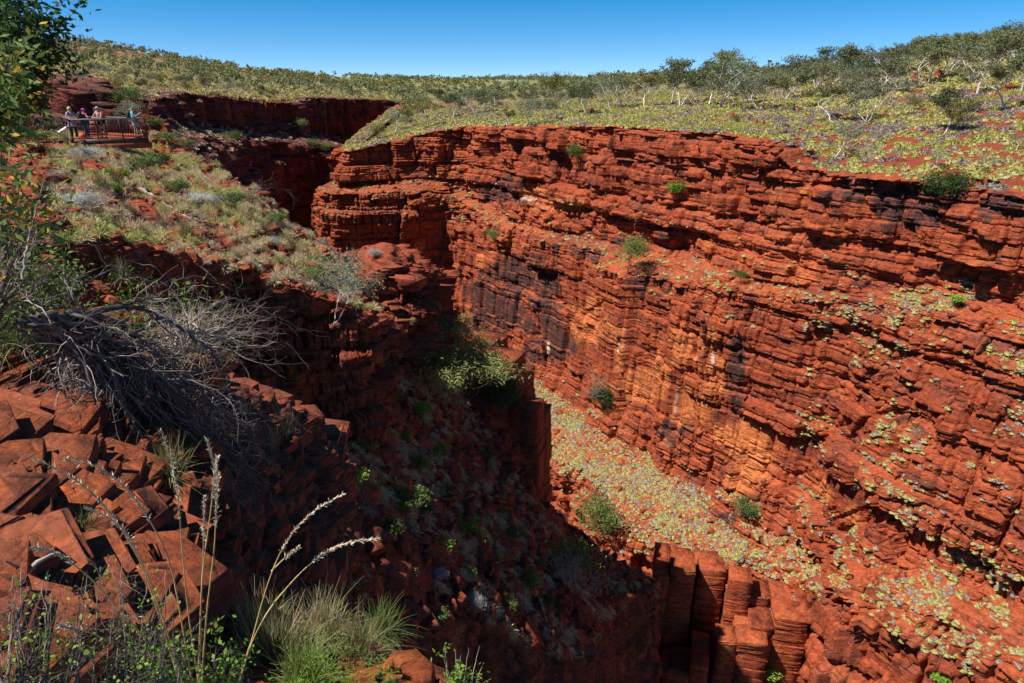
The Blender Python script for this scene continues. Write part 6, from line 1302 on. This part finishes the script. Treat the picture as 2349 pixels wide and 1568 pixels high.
slab('dark brown boulder behind the grass at the bottom', [(470, 1400), (530, 1392), (545, 1420), (540, 1480), (480, 1500), (440, 1450)], 3.6, .5, seed=13, tilt=(.0, -.5))
slab('sunlit pointed slab on the lip of the shaded ledge', [(660, 1240), (700, 1215), (708, 1225), (700, 1260), (672, 1270)], 7.0, .16, seed=14, tilt=(.1, -.5))
slab('red slab lying on the lookout slope beside the fallen branch', [(292, 460), (322, 456), (362, 482), (366, 496), (330, 498), (300, 482)], math.hypot(hit(330, 500, ('slope',))[0].x, hit(330, 500, ('slope',))[0].y)-.3, .8, seed=15, tilt=(.2, -.5), mat='near')
slab('long red slab below the round silver bush', [(186, 372), (205, 366), (250, 380), (280, 398), (262, 402), (215, 392)], math.hypot(hit(230, 400, ('slope',))[0].x, hit(230, 400, ('slope',))[0].y)-.3, .7, seed=16, tilt=(.2, -.5), mat='near')
V, F = tubes([[(P(40, 1335, 3.0), .012), (P(60, 1315, 3.0), .011), (P(85, 1290, 3.0), .010), (P(120, 1272, 3.05), .007)], [(P(62, 1312, 3.0), .008), (P(40, 1300, 3.0), .006), (P(15, 1288, 3.0), .004)]], 6); o = mesh_np('stick', V, F, M['dead'], smooth=True); tag(o, 'short bleached forked stick lying on the ledge stones', 'stick')
o = copy_thing(K['willow'], (-8.4, 6.4, -4.0), 1.0, 1.15, label='unseen tall leafy tree added outside the left edge to shade the ledge')  # unseen tree, added out of frame to throw shade on the ledge
# tell look-alike gums apart by their order in the picture
ORD = ['leftmost', 'second from left', 'third from left', 'fourth from left', 'fifth from left', 'sixth from left', 'seventh from left', 'eighth from left', 'ninth from left', 'tenth from left', 'eleventh from left', 'twelfth from left', 'thirteenth from left', 'fourteenth from left', 'fifteenth from left', 'sixteenth from left', 'seventeenth from left', 'eighteenth from left', 'nineteenth from left', 'twentieth from left']
byl = {}
for o in C.objects:
    if o.get('category') and o.get('group', '').startswith(('gum trees', 'termite')) and o.get('_used', 1): byl.setdefault(o['label'], []).append(o)
for lab, L_ in byl.items():
    if 1 < len(L_) <= 21:
        L_.sort(key=lambda o: toD(o.location.x, o.location.y, o.location.z)[0])
        for i, o in enumerate(L_): o['label'] = lab+', '+(ORD[i] if i < len(L_)-1 else 'rightmost')
finish_protos()
